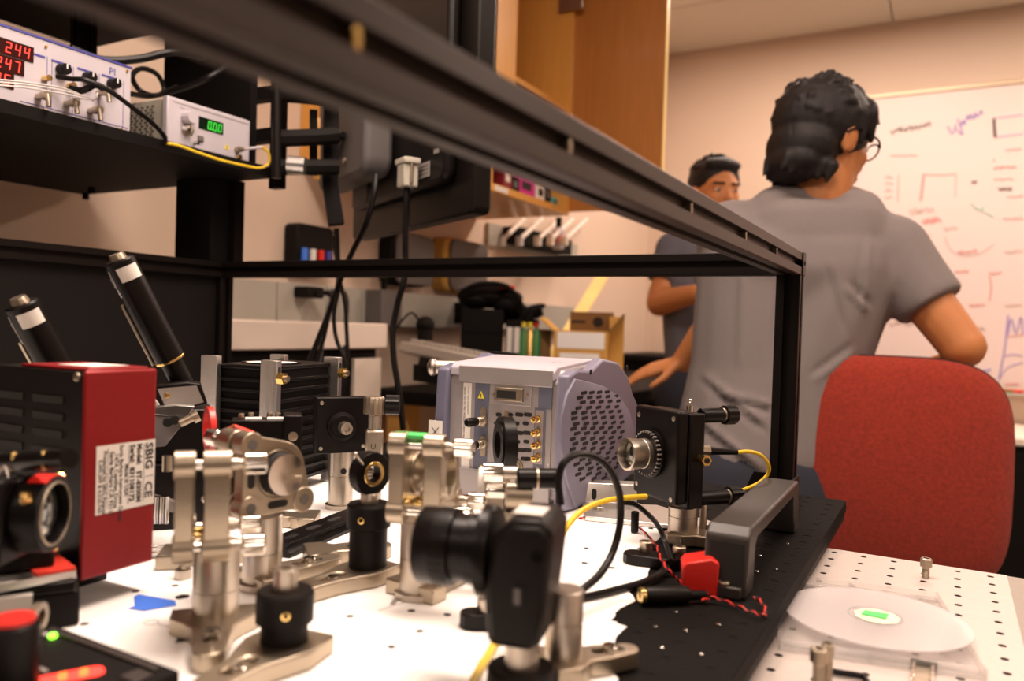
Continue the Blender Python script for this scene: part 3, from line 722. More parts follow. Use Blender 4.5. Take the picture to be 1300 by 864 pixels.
for i, (px, py) in enumerate(JK):
    y, z = pos(px, py); b = MB(); b.cyl((.0005,y-.006,z-.001),(.012,y-.006,z-.001), .0038); b.build('bnc_connector', 'brass', pi_)
for px, py in ((48,123),(84,132),(114,141),(125,118)):
    y, z = pos(px, py); z = max(z, .008); b = MB(); b.cyl((.0005,y,z),(.014,y,z), .0042).cyl((.012,y,z),(.022,y,z), .0055, n=12); b.cyl((.020,y,z+.001),(.022,y+.001,z-.014), .003); b.build('bnc_connector', 'nickel', pi_)
def cabl(name, lb, cat, pts, r, mt, **k):
    c0 = Vector(pts[0]); o = MB().tube([Vector(p)-c0 for p in pts], r, 8, 8).build(name, mt); o.location = c0; return tag(o, lb, cat)
cabl('black_cable', 'black lead from the white controller draping off the shelf edge', 'cable', [OX(72,97,-.985),OX(90,100,-.97),OX(110,102,-.955),OX(140,116,-.95),OX(170,138,-.955),OX(192,155,-.965),OX(208,172,-.975),OX(210,180,-.981)], .0032, 'cable')
cabl('black_cable', 'short black plugged lead on the controller, below the long one', 'cable', [OX(90,112,-.98),OX(104,115,-.965),OX(120,108,-.96),OX(132,112,-.955)], .0045, 'cable')
for k, (dy, lb) in enumerate(((0,'thin grey lead crossing the red displays, topmost of three'),(3,'thin grey lead crossing the red displays, middle of three'),(7,'thin grey lead crossing the red displays, lowest of three'))):
    cabl('grey_lead', lb, 'cable', [OX(-20,100+dy,-.96),OX(30,104+dy,-.955),OX(80,112+dy,-.955),OX(106+k*6,123+dy*.5,-.965),OX((98,118,124)[k],(126,128,118)[k],-.975)], .0011, 'cableg')

s1 = thing('light_source', 'white benchtop light source with green 0.00 display on the shelf', 'instrument', (-1.0, .832, SZ))
H2 = .068
MB().box(-.23, -.012, -.073, .073, .004, H2).build('case', 'instrg', s1, bev=.0015)
MB().box(-.012, 0, -.077, .077, .001, H2+.001).build('front_panel', 'instr', s1, bev=.002)
b = MB()
for i in range(14):
    for j in range(11): b.box(-.04-.012*i-.004*(j%2), -.034-.012*i-.004*(j%2), -.0738, -.0729, .012+j*.0045, .0142+j*.0045)
v_ = b.build('vent_slots', 'grey', s1, smooth=False); v_['kind'] = 'stuff'
def pos2(px, py): p = OX(px, py, -1.0); return p.y-.832, p.z-SZ
yk, zk2 = pos2(236, 150); o = MB().lathe([(0,0),(.009,0),(.0095,.012),(.0088,.016),(0,.016)], (.0005,yk,zk2), (1,0,0), 24, 12, .03).build('round_knob', 'instr', s1)
y, z = pos2(236, 166); screw(s1, (.0005,y,z), (1,0,0), .006, .004, 'nickel', 'key_switch'); 
for q, r_ in (((231,163),.003),((244,182),.0028)):
    y, z = pos2(*q); z = max(z, .006); MB().cyl((.004,y,z),(.012,y+.002,z), r_).build('key_switch', 'chrome', s1)
MB().tube([(.006,yk-.002,zk2-.012),(.016,yk,zk2-.018),(.008,yk+.003,zk2-.026)], .0016).build('key', 'nickel', s1)
a, c_ = pos2(252,159), pos2(283,162)
w_ = MB().box(.0001, .001, a[0], c_[0], .034, .052).build('display_window', 'windowg', s1)
b = MB(); X = quadX((.0011, 0, .0362), (0,1,0), (0,0,1)); xx = c_[0]-.002-3*.0096
for i, ch in enumerate('000'):
    digit(b, ch, xx+.001, .0125, X, .085); xx += .0096
    if i == 0: b.box(xx-.0016, xx-.0005, 0, .0014, 0, .0006, X)
b.build('green_digits', 'ledg', w_, smooth=False)
y, z = pos2(254, 176); MB().box(.0005,.003,y-.005,y+.005,z-.004,z+.004).build('push_button', 'grey', s1, bev=.0006)
y, z = pos2(288, 186); MB().prism([(y-.0048,z-.004),(y+.0048,z-.004),(y,z+.0045)], .0001, .0006, 'yz').build('warning_triangle', 'warn', s1)
MB().prism([(y-.001,z-.002),(y+.001,z-.002),(y+.0004,z+.002),(y-.0004,z+.002)], .0006, .0008, 'yz').build('warning_mark', 'ink', s1)
y, z = pos2(300, 190); z = max(z, .016); b = MB(); b.cyl((.0005,y,z),(.009,y,z), .0048); b.cyl((.009,y,z),(.016,y+.002,z), .0034); b.build('fibre_port', 'nickel', s1)
MB().cyl((.0005,y+.004,z-.011),(.006,y+.004,z-.011), .0035).build('bnc_connector', 'brass', s1)
for (s_, px, py, h) in (('Model',228,137,.0032),('OUTPUT',294,179,.0026)):
    y2, z2 = pos2(px, py); text(s_, h, quadX((.0002, y2, z2), (0,1,0), (0,0,1)), 'inkg', s1) if s_ == 'Model' else None
MB().box(.0002, .0005, -.068, .07, H2-.006, H2-.0052).build('panel_line', 'inkg', s1)
pc = Vector((-1.0+.016, .832+y+.002, SZ+z))
cabl('fibre_boot', 'white strain relief boot on the light source fibre', 'boot', [pc, pc+Vector((.010,.006,.002)), pc+Vector((.02,.018,.005))], .0022, 'instr')
cabl('yellow_fibre', 'yellow optical fibre looping off the light source along shelf edge', 'cable', [pc+Vector((.02,.018,.005)),OX(333,187,-.965),OX(341,194,-.965),OX(341,207,-.968),OX(330,213,-.972),OX(310,210,-.975),OX(280,203,-.977),OX(250,193,-.978),OX(225,184,-.979),OX(212,182,-.981)], .0021, 'yellow')
cabl('black_cable', 'looped black cable standing behind the light source', 'cable', [OX(165,119,-1.06),OX(190,122,-1.1),OX(208,116,-1.12),OX(200,95,-1.12),OX(180,87,-1.12),OX(168,97,-1.12),OX(178,115,-1.12),OX(200,121,-1.1),OX(225,110,-1.12)], .004, 'cable')
cabl('black_cable', 'black cable running along the wall above the white controller', 'cable', [OX(90,62,-1.07),OX(130,76,-1.06),OX(175,75,-1.05),OX(220,66,-1.04),OX(260,72,-1.0)], .006, 'cable')
cabl('black_cable', 'thick black cable behind the light source, running to the right', 'cable', [OX(215,117,-1.08),OX(240,109,-1.04),OX(265,98,-1.0),OX(290,82,-1.0),OX(305,62,-1.0)], .005, 'cable')
# ---- monitor on its arm
hq = .16
Ra = 1.0
A0 = G(447, 305, CZ+hq); A1 = G(600, 270, CZ+hq)
d = (A1-A0); wd = d.length; az = math.atan2(d.y, d.x)
mo = thing('monitor', 'black flat monitor seen from behind, hanging above the enclosure', 'monitor', A0, az)
HM = .50
# local x along width (far left -> near right), the camera looks at the -y side?
sgn = -1
MB().prism(rrect(0, wd, 0, HM, .012), 0, .03, 'xz').build('rear_shell', 'plast', mo, bev=.004)
MB().prism(rrect(.05, wd-.05, .05, HM-.03, .02), -.022, 0, 'xz').build('rear_bulge', 'plast', mo, bev=.008)
b = MB(); b.prism(rrect(.0, wd*.52, .085, .36, .03), -.075, -.023, 'xz'); b.build('mount_cover', 'grey', mo, bev=.01)
for q in ((wd*.25,.15),(wd*.33,.12)): screw(mo, (q[0], -.0755, q[1]), (0,-1,0), .005, .003, 'steel')
MB().tube([(wd*.25,-.078,.13),(wd*.27,-.083,.155),(wd*.33,-.079,.165)], .006).build('cable_clip', 'blk', mo)
MB().box(wd*.62, wd*.80, -.0232, -.0222, .065, .088).build('rating_label', 'inkg', mo)
for k in range(3): MB().box(wd*.625, wd*.79, -.0236, -.0233, .070+k*.006, .071+k*.006).build('label_line', 'ink', mo)
MB().box(wd*.12, wd*.27, -.0232, -.0222, .02+.035, .10).build('rating_label', 'grey', mo)
MB().box(wd*.83, wd*.86, -.0236, -.0222, .095, .102).build('rear_mark', 'inkg', mo)
px_ = AT(517, 238, 1.22)
# video plug and leads
vp = thing('video_plug', 'pale grey video plug in the back of the monitor', 'plug', px_, az)
MB().box(-.014, .014, -.012, .012, 0, .035).box(-.019, .019, -.014, .014, .035, .044).build('plug_body', 'instrg', vp, bev=.002)
for s in (-1, 1): MB().cyl((s*.015,0,.005),(s*.015,0,.036), .003).build('thumb_screw', 'nickel', vp)
cabl('black_cable', 'thick black video cable hanging from the pale plug', 'cable', [px_, AT(516,262,1.22), AT(515,300,1.23), AT(514,350,1.25), AT(505,385,1.28), AT(499,420,1.3), AT(500,455,1.3), AT(507,500,1.3), AT(512,545,1.3)], .0052, 'cable')
cabl('black_cable', 'black power lead curving down from the monitor to the left', 'cable', [AT(477,222,1.25), AT(474,248,1.24), AT(464,285,1.25), AT(448,318,1.3), AT(436,345,1.35), AT(420,390,1.4), AT(404,430,1.4), AT(393,460,1.4), AT(386,500,1.4)], .0048, 'cable')
for k, (pts, lb) in enumerate((([(428,290),(430,340),(430,365),(424,400),(427,430),(437,455),(438,480),(428,510)],'dangling black lead, innermost of the cable bundle left of centre'),
        ([(426,290),(431,350),(438,385),(440,420),(441,455),(437,490),(425,520)],'dangling black lead, right outermost of the cable bundle'),
        ([(424,300),(429,355),(420,390),(412,425),(404,455),(395,500)],'dangling black lead slanting left from the cable bundle'))):
    cabl('black_cable', lb, 'cable', [AT(x, y, 1.38+k*.015) for x, y in pts], .0036, 'cable')
# arm with brackets between the rod and the monitor
am = thing('swing_mount', 'black jointed monitor arm left of the monitor with steel sleeve', 'monitor arm', AT(350, 180, 1.3))
O_ = am.location
def L_(px, py, D): return AT(px, py, D)-O_
b = MB()
for y0_, y1_, r_ in ((118,126,.014),(176,172,.014),(212,212,.013)): b.tube([L_(346,y0_,1.27), L_(400,(y0_+y1_)/2,1.28), L_(428,y1_,1.3)], r_, 8, 1)
b.build('arm_bar', 'blk', am)
MB().tube([L_(398,140,1.31), L_(398,222,1.31)], .009, 4, 1).build('upright', 'blk', am)
MB().tube([L_(421,105,1.33), L_(419,235,1.33), L_(427,285,1.33)], .018, 4, 1).build('mount_plate', 'blk', am)
MB().tube([L_(366,209,1.262), L_(388,211,1.262)], .0145, 16, 1).build('sleeve', 'alu', am)
MB().tube([L_(403,150,1.45), L_(402,228,1.45)], .007, 4, 1).build('wood_backing', 'wood', am)
b = MB(); b.cyl(L_(351,50,1.18), L_(351,226,1.18), .007); b.build('rod', 'railb', am)

# ================================================================== OPTO-MECHANICS ON THE BREADBOARD
def zof(px, py, D): return AT(px, py, D).z
def base(px, py, a=0, z=.001): p = G(px, py, 0); return (p.x, p.y, z), ang(px, a)
def cap_screw(parent, p, r=.0042, h=.0055, mt='steel', d=(0,0,1), name='cap_screw'):
    b = MB(); b.lathe([(0,0),(r*.96,0),(r,.0004),(r,h-.0006),(r*.88,h),(r*.5,h),(r*.5,h*.45),(0,h*.45)], p, d, 20, 0, 0)
    return b.build(name, mt, parent)
def fork(parent, a, L=.052, W=.019, wt=.0105, H=.0098, mt='nickel', off=(0,0), r=.0145, label=None):
    """clamping fork: broad end round the pedestal, tapering tongue with a slot and a cap screw"""
    X = T(off[0], off[1], 0) @ RZ(a)
    out = hull(circ(0, -W, .0045, 10)+circ(0, W, .0045, 10))
    o = [( -.010, -W-.004), (.004, -W-.004), (.012, -W+.003), (.022, -wt-.001), (L-.010, -wt+.0015)]
    o += circ(L-.010, 0, wt-.0015, 9, -90, 90)[1:-1]
    o += [(x, -y) for x, y in o[4::-1]]
    b = MB(X); b.prism(o, 0, H, 'xy', holes=[slot(L*.55, 0, L*.26, .0038)[::-1]])
    f_ = b.build('clamping_fork', mt, parent, bev=.0009)
    b = MB(X); b.prism(slot(L*.55, 0, L*.26, .0060), H+.0001, H-.0008, 'xy', holes=[slot(L*.55, 0, L*.26, .0036)[::-1]]); 
    b.build('slot_recess', 'steel', f_)
    cap_screw(f_, X @ Vector((L*.58, 0, H*.75)), .0043, .0052, 'polish')
    return f_
def pillar(parent, z0, z1, r=.0127, flange=True, seam=None, mt='steel', name='pillar_post', x=0, y=0):
    b = MB(); pr = [(0,z0)]
    if flange: pr += [(r+.003,z0),(r+.003,z0+.004),(r,z0+.0045)]
    else: pr += [(r,z0)]
    if seam: pr += [(r,seam-.0003),(r-.0005,seam),(r,seam+.0003)]
    pr += [(r,z1-.0006),(r-.0006,z1),(0,z1)]
    return b.lathe(pr, (x,y,0), (0,0,1), 40).build(name, mt, parent)
def holder(parent, z0, h, r=.0122, rc=.0148, hc=.016, sd=(0,-1,0), stub=.0, x=0, y=0, setz=None):
    b = MB(); z1 = z0+h
    b.lathe([(0,z0),(r+.0005,z0),(r+.0005,z1-hc-.001),(rc,z1-hc),(rc,z1-.0015),(rc-.0012,z1),(.0068,z1),(.0068,z1-.006),(0,z1-.006)], (x,y,0), (0,0,1), 40)
    o = b.build('post_holder', 'anodm', parent)
    d = Vector(sd).normalized(); zz = setz or z1-hc*.55
    b = MB(); b.lathe([(.0010,.0),(.0022,0),(.0024,.0012),(.0012,.0014),(.0010,.0)], Vector((x,y,zz))+d*(rc-.0002), d, 14)
    b.build('set_screw', 'brass', o)
    if stub:
        b = MB(); b.lathe([(0,z1-.006),(.0063,z1-.006),(.0063,z1+stub-.0008),(.0057,z1+stub),(.0028,z1+stub),(.0028,z1+stub-.003),(0,z1+stub-.003)], (x,y,0), (0,0,1), 28)
        b.build('optical_post', 'steel', parent)
    return o
def knob(parent, p, d, r=.0058, L=.0125, stem=.006, mt='polish', mr='steel', name='adjuster_knob'):
    p = Vector(p); d = Vector(d).normalized()
    b = MB(); b.lathe([(0,0),(.0031,0),(.0031,stem*.6),(.0025,stem*.62),(.0025,stem+.0005),(0,stem+.0005)], p, d, 16)
    s = b.build('adjuster_screw', mr, parent)
    b = MB(); b.lathe([(0,stem),(r*.8,stem),(r,stem+.0012),(r,stem+L-.001),(r*.85,stem+L),(r*.45,stem+L),(r*.4,stem+L-.002),(0,stem+L-.002)], p, d, 30, 6, .06)
    return b.build(name, mt, parent)
def mirror_mount(parent, z0, sc=1.0, hole=.0135, optic='mirror', gap=(-.0127, -.0073), t1=.0092, t2=.0130, X=None, swap=False, kn=3, hz=.064, flip=1):
    """three-knob kinematic mount, optical axis = local x, front plate on the -x side; z0 = lowest point of plates"""
    X = X or I4; h2 = hz/2; c = h2-.0078; zc = z0+h2
    corners = [(flip*-c, c), (flip*-c, -c), (flip*c, -c)]
    def plate(x0, x1, nm, hr):
        core = hull([p for q in corners for p in circ(q[0], q[1], .0058, 10)]+circ(0, 0, .0205, 30))
        b = MB(X); b.prism([(a, d+zc) for a, d in core], x0, x1, 'yz', holes=[[(a, d+zc) for a, d in circ(0, 0, hr, 30)][::-1]])
        o = b.build(nm, 'nickel', parent, bev=.0007)
        b = MB(X)
        for i, q in enumerate(corners): b.cyl((x0-.0008, q[0], q[1]+zc), (x1+.0008, q[0], q[1]+zc), .0078+.0002*i, n=28, ch=.0005)
        b2 = b.build('corner_boss', 'nickel', o); b2['kind'] = 'stuff'
        b = MB(X)
        for q in corners: b.cyl((x0-.0012, q[0], q[1]+zc), (x0-.0004, q[0], q[1]+zc), .0034, n=16)
        b2 = b.build('boss_insert', 'grey', o); b2['kind'] = 'stuff'
        b = MB(X)
        for a0, (yy, zz) in ((90, (flip*-c, 0)), (0, (0, -c))):
            b.prism(slot(yy, zz+zc, .010, .0024, a0), x0-.0004, x0+.001, 'yz')
        b2 = b.build('slot_recess', 'hole', o, smooth=False); b2['kind'] = 'stuff'
        return o
    xf0 = gap[0]-t1; xb1 = gap[1]+t2
    fp = plate(xf0, gap[0], 'front_plate', hole); bp = plate(gap[1], xb1, 'back_plate', hole)
    if optic:
        MB(X).ring((xf0-.0002, 0, zc), (gap[0], 0, zc), hole-.0001, hole-.0012, 36).build('retaining_ring', 'hole', fp)
        b = MB(X); b.cyl((xf0+.0055, 0, zc), (gap[0]-.0005, 0, zc), hole-.0013, n=40, ch=.0005); b.build('mirror', optic, parent)
    for q in corners[:kn]:
        k = knob(parent, X @ Vector((xb1+.0006, q[0], q[1]+zc)), (X.to_3x3() @ Vector((1,0,0))))
        b = MB(X); b.cyl((gap[0], q[0], q[1]+zc), (gap[1], q[0], q[1]+zc), .0028, n=14); b.build('ball_tip', 'polish', parent)
    b = MB(X); 
    for yy in (-.006, .006): b.lathe([(.0016,0),(.0019,.0015),(.0016,.003),(.0019,.0045),(.0016,gap[1]-gap[0])], (gap[0], flip*-c*.0+yy, zc-c*.9), (1,0,0), 10)
    sp = b.build('spring', 'brass', parent); sp['kind'] = 'stuff'
    b = MB(X); b.box(gap[1]+.0015, xb1-.0015, -.022, -.0204, zc-.009, zc+.009); o = b.build('side_boss', 'nickel', bp, bev=.0004)
    b = MB(X); b.cyl((gap[1]+t2/2, -.0222, zc), (gap[1]+t2/2, -.021, zc), .0022, n=16); b.build('tapped_hole', 'hole', o)
    return fp, bp

# --- mount A : left front, edge-on
loc, rz = base(273, 800)
tA = thing('mirror_mount', 'satin steel mirror mount seen edge-on on the thick pillar, nearest the left front', 'mirror mount', loc, rz)
Da = .455
pillar(tA, 0, .0500, seam=.0235, flange=False); dA = G(264,856)-Vector(loc); fork(tA, math.degrees(math.atan2(dA.y,dA.x)-rz), L=dA.length+.004, W=.020, wt=.0095)
mirror_mount(tA, .0455, hz=.0605, gap=(-.0127,-.0073), optic='mirror')
# --- mount F : facing the viewer, one inch mirror
loc, rz = base(332, 745)
tF = thing('mirror_mount', 'mirror mount facing right with its round mirror showing, red tag behind', 'mirror mount', loc, rz)
pillar(tF, 0, .048, seam=.0235); fork(tF, 28, L=.062, W=.016)
c0 = Vector((AT(356, 600, .50)-Vector(loc))); c0.rotate(Matrix.Rotation(-rz, 3, 'Z'))
X = T(c0.x-.008, c0.y+.010, 0) @ RZ(124)
fp, bp = mirror_mount(tF, c0.z-.0275, hz=.055, X=X, optic=None, hole=.0152, gap=(-.003,.002), flip=-1)
MB(X).ring((-.0122,0,c0.z),(-.0035,0,c0.z), .0151, .0140).build('retaining_ring', 'nickel', fp)
mr = MB(X).cyl((-.0205,0,c0.z),(-.004,0,c0.z), .0132, n=44).build('mirror', 'hole', tF); MB(X).cyl((-.0208,0,c0.z),(-.0206,0,c0.z), .0130, n=44).build('mirror_face', 'mirror', mr)
text('POLARIS', .0055, X @ quadX((.014, -.0212-.0004, c0.z+.012), (0,0,-1), (1,0,0)), 'ink', bp, ex=.0001) if False else None
# --- mount E : centre, green tape dot
loc, rz = base(531, 757)
tE = thing('mirror_mount', 'mirror mount with a green tape strip on top, behind the black lens', 'mirror mount', loc, rz)
pillar(tE, 0, zt_-.056+.0 if False else .050, seam=.026); fork(tE, 50, L=.058, W=.016)
De = .515
zt_ = zof(535, 546, De)
X = T(.004, 0, 0) @ RZ(-17)
fp, bp = mirror_mount(tE, zt_-.0575, hz=.0575, gap=(-.0085,.0045), t1=.0095, t2=.0115, X=X, optic=None, hole=.0135)
MB(X).ring((-.0175,0,zt_-.0288), (-.006,0,zt_-.0288), .0135, .0115).build('lens_cell', 'nickel', fp)
MB(X).box(-.019, .003, -.024, -.010, zt_-.0035, zt_-.0012).build('green_tape', 'green', fp)
# --- holder B : front
loc, rz = base(360, 838)
tB = thing('post_holder', 'short black post holder with a bare steel stub, front left of the lens', 'post holder', loc, rz)
Db = .432
holder(tB, .009, zof(360,735,Db)-.009, r=.0116, rc=.0148, sd=(0.02,-1,0), stub=.0115)
X = T(0,0,0) @ RZ(-128)
b = MB(X); o = [(-.018,-.019),(.006,-.021),(.016,-.017),(.030,-.011),(.052,-.0095)]+circ(.052,0,.0095,8,-90,90)[1:-1]; o += [(x,-y) for x, y in o[4::-1]]
b.prism(o, 0, .0098, 'xy', holes=[slot(.034,0,.014,.0042)[::-1]]); fB = b.build('clamping_base', 'nickel', tB, bev=.0012)
cap_screw(fB, X @ Vector((.034,0,.0048)), .0045, .005, 'polish')
# --- holder C : with iris
loc, rz = base(466, 737)
tC = thing('iris_post', 'black post holder carrying a small iris aperture on a steel base', 'iris post', loc, rz)
Dc = .555; zt_ = zof(466, 635, Dc)
holder(tC, .009, zt_-.009, r=.0125, rc=.0150, sd=(-.35,-1,0), stub=.007)
X = RZ(-137)
b = MB(X); o = [(-.018,-.016),(.008,-.018),(.018,-.015),(.034,-.0105),(.052,-.0095)]+circ(.052,0,.0095,8,-90,90)[1:-1]; o += [(x,-y) for x, y in o[4::-1]]
b.prism(o, 0, .0098, 'xy', holes=[slot(.032,0,.014,.0042)[::-1]]); fC = b.build('clamping_base', 'nickel', tC, bev=.0012)
cap_screw(fC, X @ Vector((.030,0,.0048)), .0045, .005, 'polish')
zi = zof(466, 598, Dc); X = T(0,0,zi) @ RZ(38)
MB(X).ring((0,-.004,0),(0,.005,0), .0148, .0072).build('iris_body', 'anod', tC)
MB(X).ring((0,-.0052,0),(0,-.004,0), .0085, .0060).build('iris_ring', 'brass', tC)
b = MB(X)
for k in range(4): b.tube([(.0045*math.cos(a), .002, -.004+.0026*k+.0012*math.sin(a)) for a in [i*PI/6 for i in range(13)]], .0003, 4, 1)
b.build('iris_spring', 'polish', tC)
MB(X).tube([(-.010,-.004,.008),(-.020,-.010,.0155)], .0011).ell((-.021,-.0105,.0162), .0019).build('iris_lever', 'steel', tC)
MB().box(-.005,.005,-.004,.004,zt_+.005,zi-.0135).build('iris_foot', 'steel', tC)
# --- mount G : black square plate with a ferrule, on a steel post
loc, rz = base(432, 645)
tG = thing('fibre_mount', 'black square fibre mount with a silver ferrule, above a steel post with a hole', 'fibre mount', loc, rz)
Dg = .72; zg0, zg1 = zof(426, 578, Dg), zof(426, 508, Dg)
pillar(tG, 0, zg0, r=.0115, seam=.031)
MB().cyl((0.002,-.0122,zof(432,605,Dg)),(0.002,-.011,zof(432,605,Dg)), .0028).build('tapped_hole', 'hole', tG)
X = RZ(14)
MB(X).box(-.028, .022, -.012, -.002, zg0-.002, zg1).build('mount_plate', 'anod', tG, bev=.001)
MB(X).box(-.025, .026, .006, .014, zg0, zg1-.001).build('rear_plate', 'anod', tG, bev=.001)
zc_ = zof(412, 545, Dg)
b = MB(X); b.lathe([(0,0),(.0135,0),(.0135,.003),(.011,.004),(.0105,.008),(0,.008)], (-.004,-.012,zc_), (0,-1,0)); b.build('fibre_port', 'anodm', tG)
MB(X).lathe([(0,0),(.0055,0),(.006,.006),(.0055,.012),(.0028,.012),(.0024,.010),(0,.010)], (-.004,-.020,zc_), (0,-1,0)).build('ferrule', 'steel', tG)
for x, z in ((-.023,zg1-.005),(.017,zg0+.004),(-.023,zg0+.003)): screw(tG, X @ Vector((x,-.012,z)), X.to_3x3() @ Vector((0,-1,0)), .0018, .0008)
# --- tall slim mount right of G
loc, rz = base(474, 660)
tH = thing('post_clamp', 'steel right-angle post clamp with knurled knob and black knob, beside the fibre mount', 'post clamp', loc, rz)
Dh = .70; zz = lambda y: zof(474, y, Dh)
pillar(tH, 0, zz(600), r=.0063, flange=True)
MB().box(-.009,.007,-.008,.008,zz(590),zz(548)).build('clamp_body', 'steel', tH, bev=.002)
text('U', .007, quadX((-.0045,-.0083,zz(572)),(1,0,0),(0,0,1)), 'ink', tH)
MB().cyl((-.001,0,zz(548)),(-.001,0,zz(530)), .006).build('clamp_neck', 'steel', tH)
MB().lathe([(0,0),(.0095,0),(.0095,.014),(.0085,.0155),(0,.0155)], (-.002,0,zz(528)), (0,0,1), 32, 16, .03).build('knurled_knob', 'nickel', tH)
MB().lathe([(0,0),(.009,0),(.009,.012),(0,.013)], (.0085,.004,zz(517)), (1,-.1,0), 28, 14, .03).build('side_knob', 'anod', tH)
MB().cyl((.006,0,zz(585)),(.018,.006,zz(570)), .008).build('black_collar', 'anodm', tH)

# --- lens camera D (front centre)
loc, rz = base(660, 880)
tD = thing('lens_camera', 'small black camera with a stubby lens pointing left, front centre', 'camera', loc, rz)
Dd = .388
zD = lambda y: zof(662, y, Dd); xD = lambda px: (px-663)*Dd/F
holder(tD, .001, max(zD(846), .006), rc=.0165, hc=.010)
MB().lathe([(0,.01),(.0085,.01),(.0085,zD(806)),(0,zD(806))], (.0005,0,0)).build('steel_post', 'steel', tD)
X = RZ(-14)
# tapered body, seen side-on
prf = [(xD(622),zD(745)),(xD(628),zD(800)),(xD(634),zD(808)),(xD(684),zD(808)),(xD(694),zD(798)),(xD(704),zD(700)),(xD(706),zD(665)),(xD(694),zD(648)),(xD(655),zD(650)),(xD(630),zD(672))]
MB(X).prism(prf, -.016, .026, 'xz').build('camera_body', 'plast', tD, bev=.0035, segs=3)
MB(X).prism([(xD(629),zD(765)),(xD(690),zD(765)),(xD(686),zD(762)),(xD(628),zD(762))], -.0165, -.0155, 'xz').build('seam_line', 'blk', tD)
MB(X).prism([(p[0]*.86+.0012, p[1]*.90+zD(728)*.10) for p in prf], -.0185, -.014, 'xz').build('side_panel', 'plast', tD, bev=.0015)
MB(X).prism(rrect(xD(660), xD(675), zD(752), zD(727), .001), -.0192, -.0183, 'xz').build('usb_port', 'hole', tD)
MB(X).prism(rrect(xD(663.5), xD(671.5), zD(749), zD(730), .001), -.0196, -.0190, 'xz').build('port_shell', 'grey', tD)
MB(X @ T(0,0,0)).box(xD(650), xD(688), -.006, .012, zD(648.5), zD(647.5)).build('top_label', 'label', tD)
MB(X).cyl((xD(690),-.0185,zD(690)),(xD(690),-.0165,zD(690)), .0028).build('body_screw', 'blk', tD)
# lens: axis along -x
zc_ = zD(705)
b = MB(X); b.lathe([(0,0),(.0215,0),(.0225,.0015),(.0225,.006),(.0175,.007),(.0175,.012),(.0165,.0125),(.0165,.020),(.0190,.0205),(.0190,.0375),(.0183,.0385),(.0158,.0385),(.0152,.035),(0,.034)], (xD(623),.004,zc_), (-1,0,0), 44)
b.build('lens_barrel', 'anod', tD)
b = MB(X); b.lathe([(.01903,.0215),(.0191,.022),(.0191,.029),(.01903,.0295)], (xD(623),.004,zc_), (-1,0,0), 60, 30, .012); b.build('focus_ring', 'anodm', tD)
MB(X).ell((xD(623)-.034,.004,zc_), (.003,.0148,.0148), 24).build('front_element', 'lens', tD)
# --- steel pillar with fork right of it, black clamp left
loc, rz = base(714, 858)
tP = thing('pillar_post', 'bare satin steel pillar post close behind the small black camera', 'post', loc, rz)
pillar(tP, 0, zof(714, 727, .433), r=.0096, seam=.028, flange=True); fork(tP, 25, L=.047, W=.012, wt=.008, H=.0095, r=.01)
loc, rz = base(619, 797)
t = thing('table_clamp', 'black table clamp with a silver cap screw, left of the small camera', 'table clamp', loc, rz)
MB().prism(slot(.006, 0, .030, .008), 0, .009, 'xy').build('clamp_bar', 'anod', t, bev=.001); cap_screw(t, (-.001,0,.009), .0058, .008)
# --- E2 assembly behind the lens camera: white disc, knurled knobs, black tube
loc, rz = base(640, 742)
tQ = thing('fibre_collimator', 'steel post assembly with white disc and black tube above the small camera', 'collimator', loc, rz)
Dq = .50; zQ = lambda y: zof(640, y, Dq); xQ = lambda px: (px-640)*Dq/F
pillar(tQ, 0, zQ(668), r=.0105)
MB().cyl((xQ(600),0,zQ(640)),(xQ(610),0,zQ(640)), .0145, n=36, ch=.001).build('white_disc', 'delrin', tQ)
MB().box(xQ(608), xQ(637), -.010, .010, zQ(668), zQ(628)).build('mount_block', 'nickel', tQ, bev=.0015)
MB().lathe([(0,0),(.0065,0),(.0068,.001),(.0068,.013),(0,.014)], (xQ(607),-.012,zQ(614)), (1,0,0), 30, 6, .06).build('adjuster_knob', 'polish', tQ)
MB().cyl((xQ(634),-.012,zQ(614)),(xQ(652),-.012,zQ(614)), .0045).build('adjuster_screw', 'steel', tQ)
MB().lathe([(0,0),(.0060,0),(.0062,.001),(.0062,.012),(0,.013)], (xQ(612),-.006,zQ(640)), (1,0,0), 30, 6, .06).build('adjuster_knob', 'polish', tQ)
MB().cyl((xQ(652),-.010,zQ(622)),(xQ(712),-.006,zQ(622)), .0070, n=28, ch=.001).build('black_tube', 'anod', tQ)
MB().ring((xQ(678),-.0082,zQ(622)),(xQ(682),-.0080,zQ(622)), .0074, .006).build('tube_ring', 'nickel', tQ)
MB().cyl((xQ(711),-.004,zQ(640)),(xQ(711),-.004,zQ(700)), .0022).build('hanging_rod', 'anod', tQ)
MB().cyl((xQ(640),-.004,zQ(648)),(xQ(675),-.004,zQ(648)), .0095, n=28).build('lens_tube', 'nickel', tQ)
# --- thin black ring mount with pin, in front of the big camera
loc, rz = base(636, 690)
tR = thing('iris_post', 'thin black iris seen nearly edge-on before the lavender camera', 'iris post', loc, rz)
Dr = .62; zR = lambda y: zof(636, y, Dr)
pillar(tR, 0, zR(615), r=.0063)
X = T(0,0,zR(572)) @ RZ(-76)
MB(X).ring((0,-.004,0),(0,.006,0), .0232, .0118, 44).build('iris_body', 'anod', tR)
MB(X).ring((0,-.0055,0),(0,-.004,0), .0180, .0110, 40).build('iris_ring', 'plast', tR)
MB(X).cyl((0,0,0),(0,.001,0), .0119).build('iris_leaves', 'steel', tR)
MB().cyl((.001,-.001,zR(550)),(.001,-.001,zR(526)), .0017).build('iris_lever', 'nickel', tR)

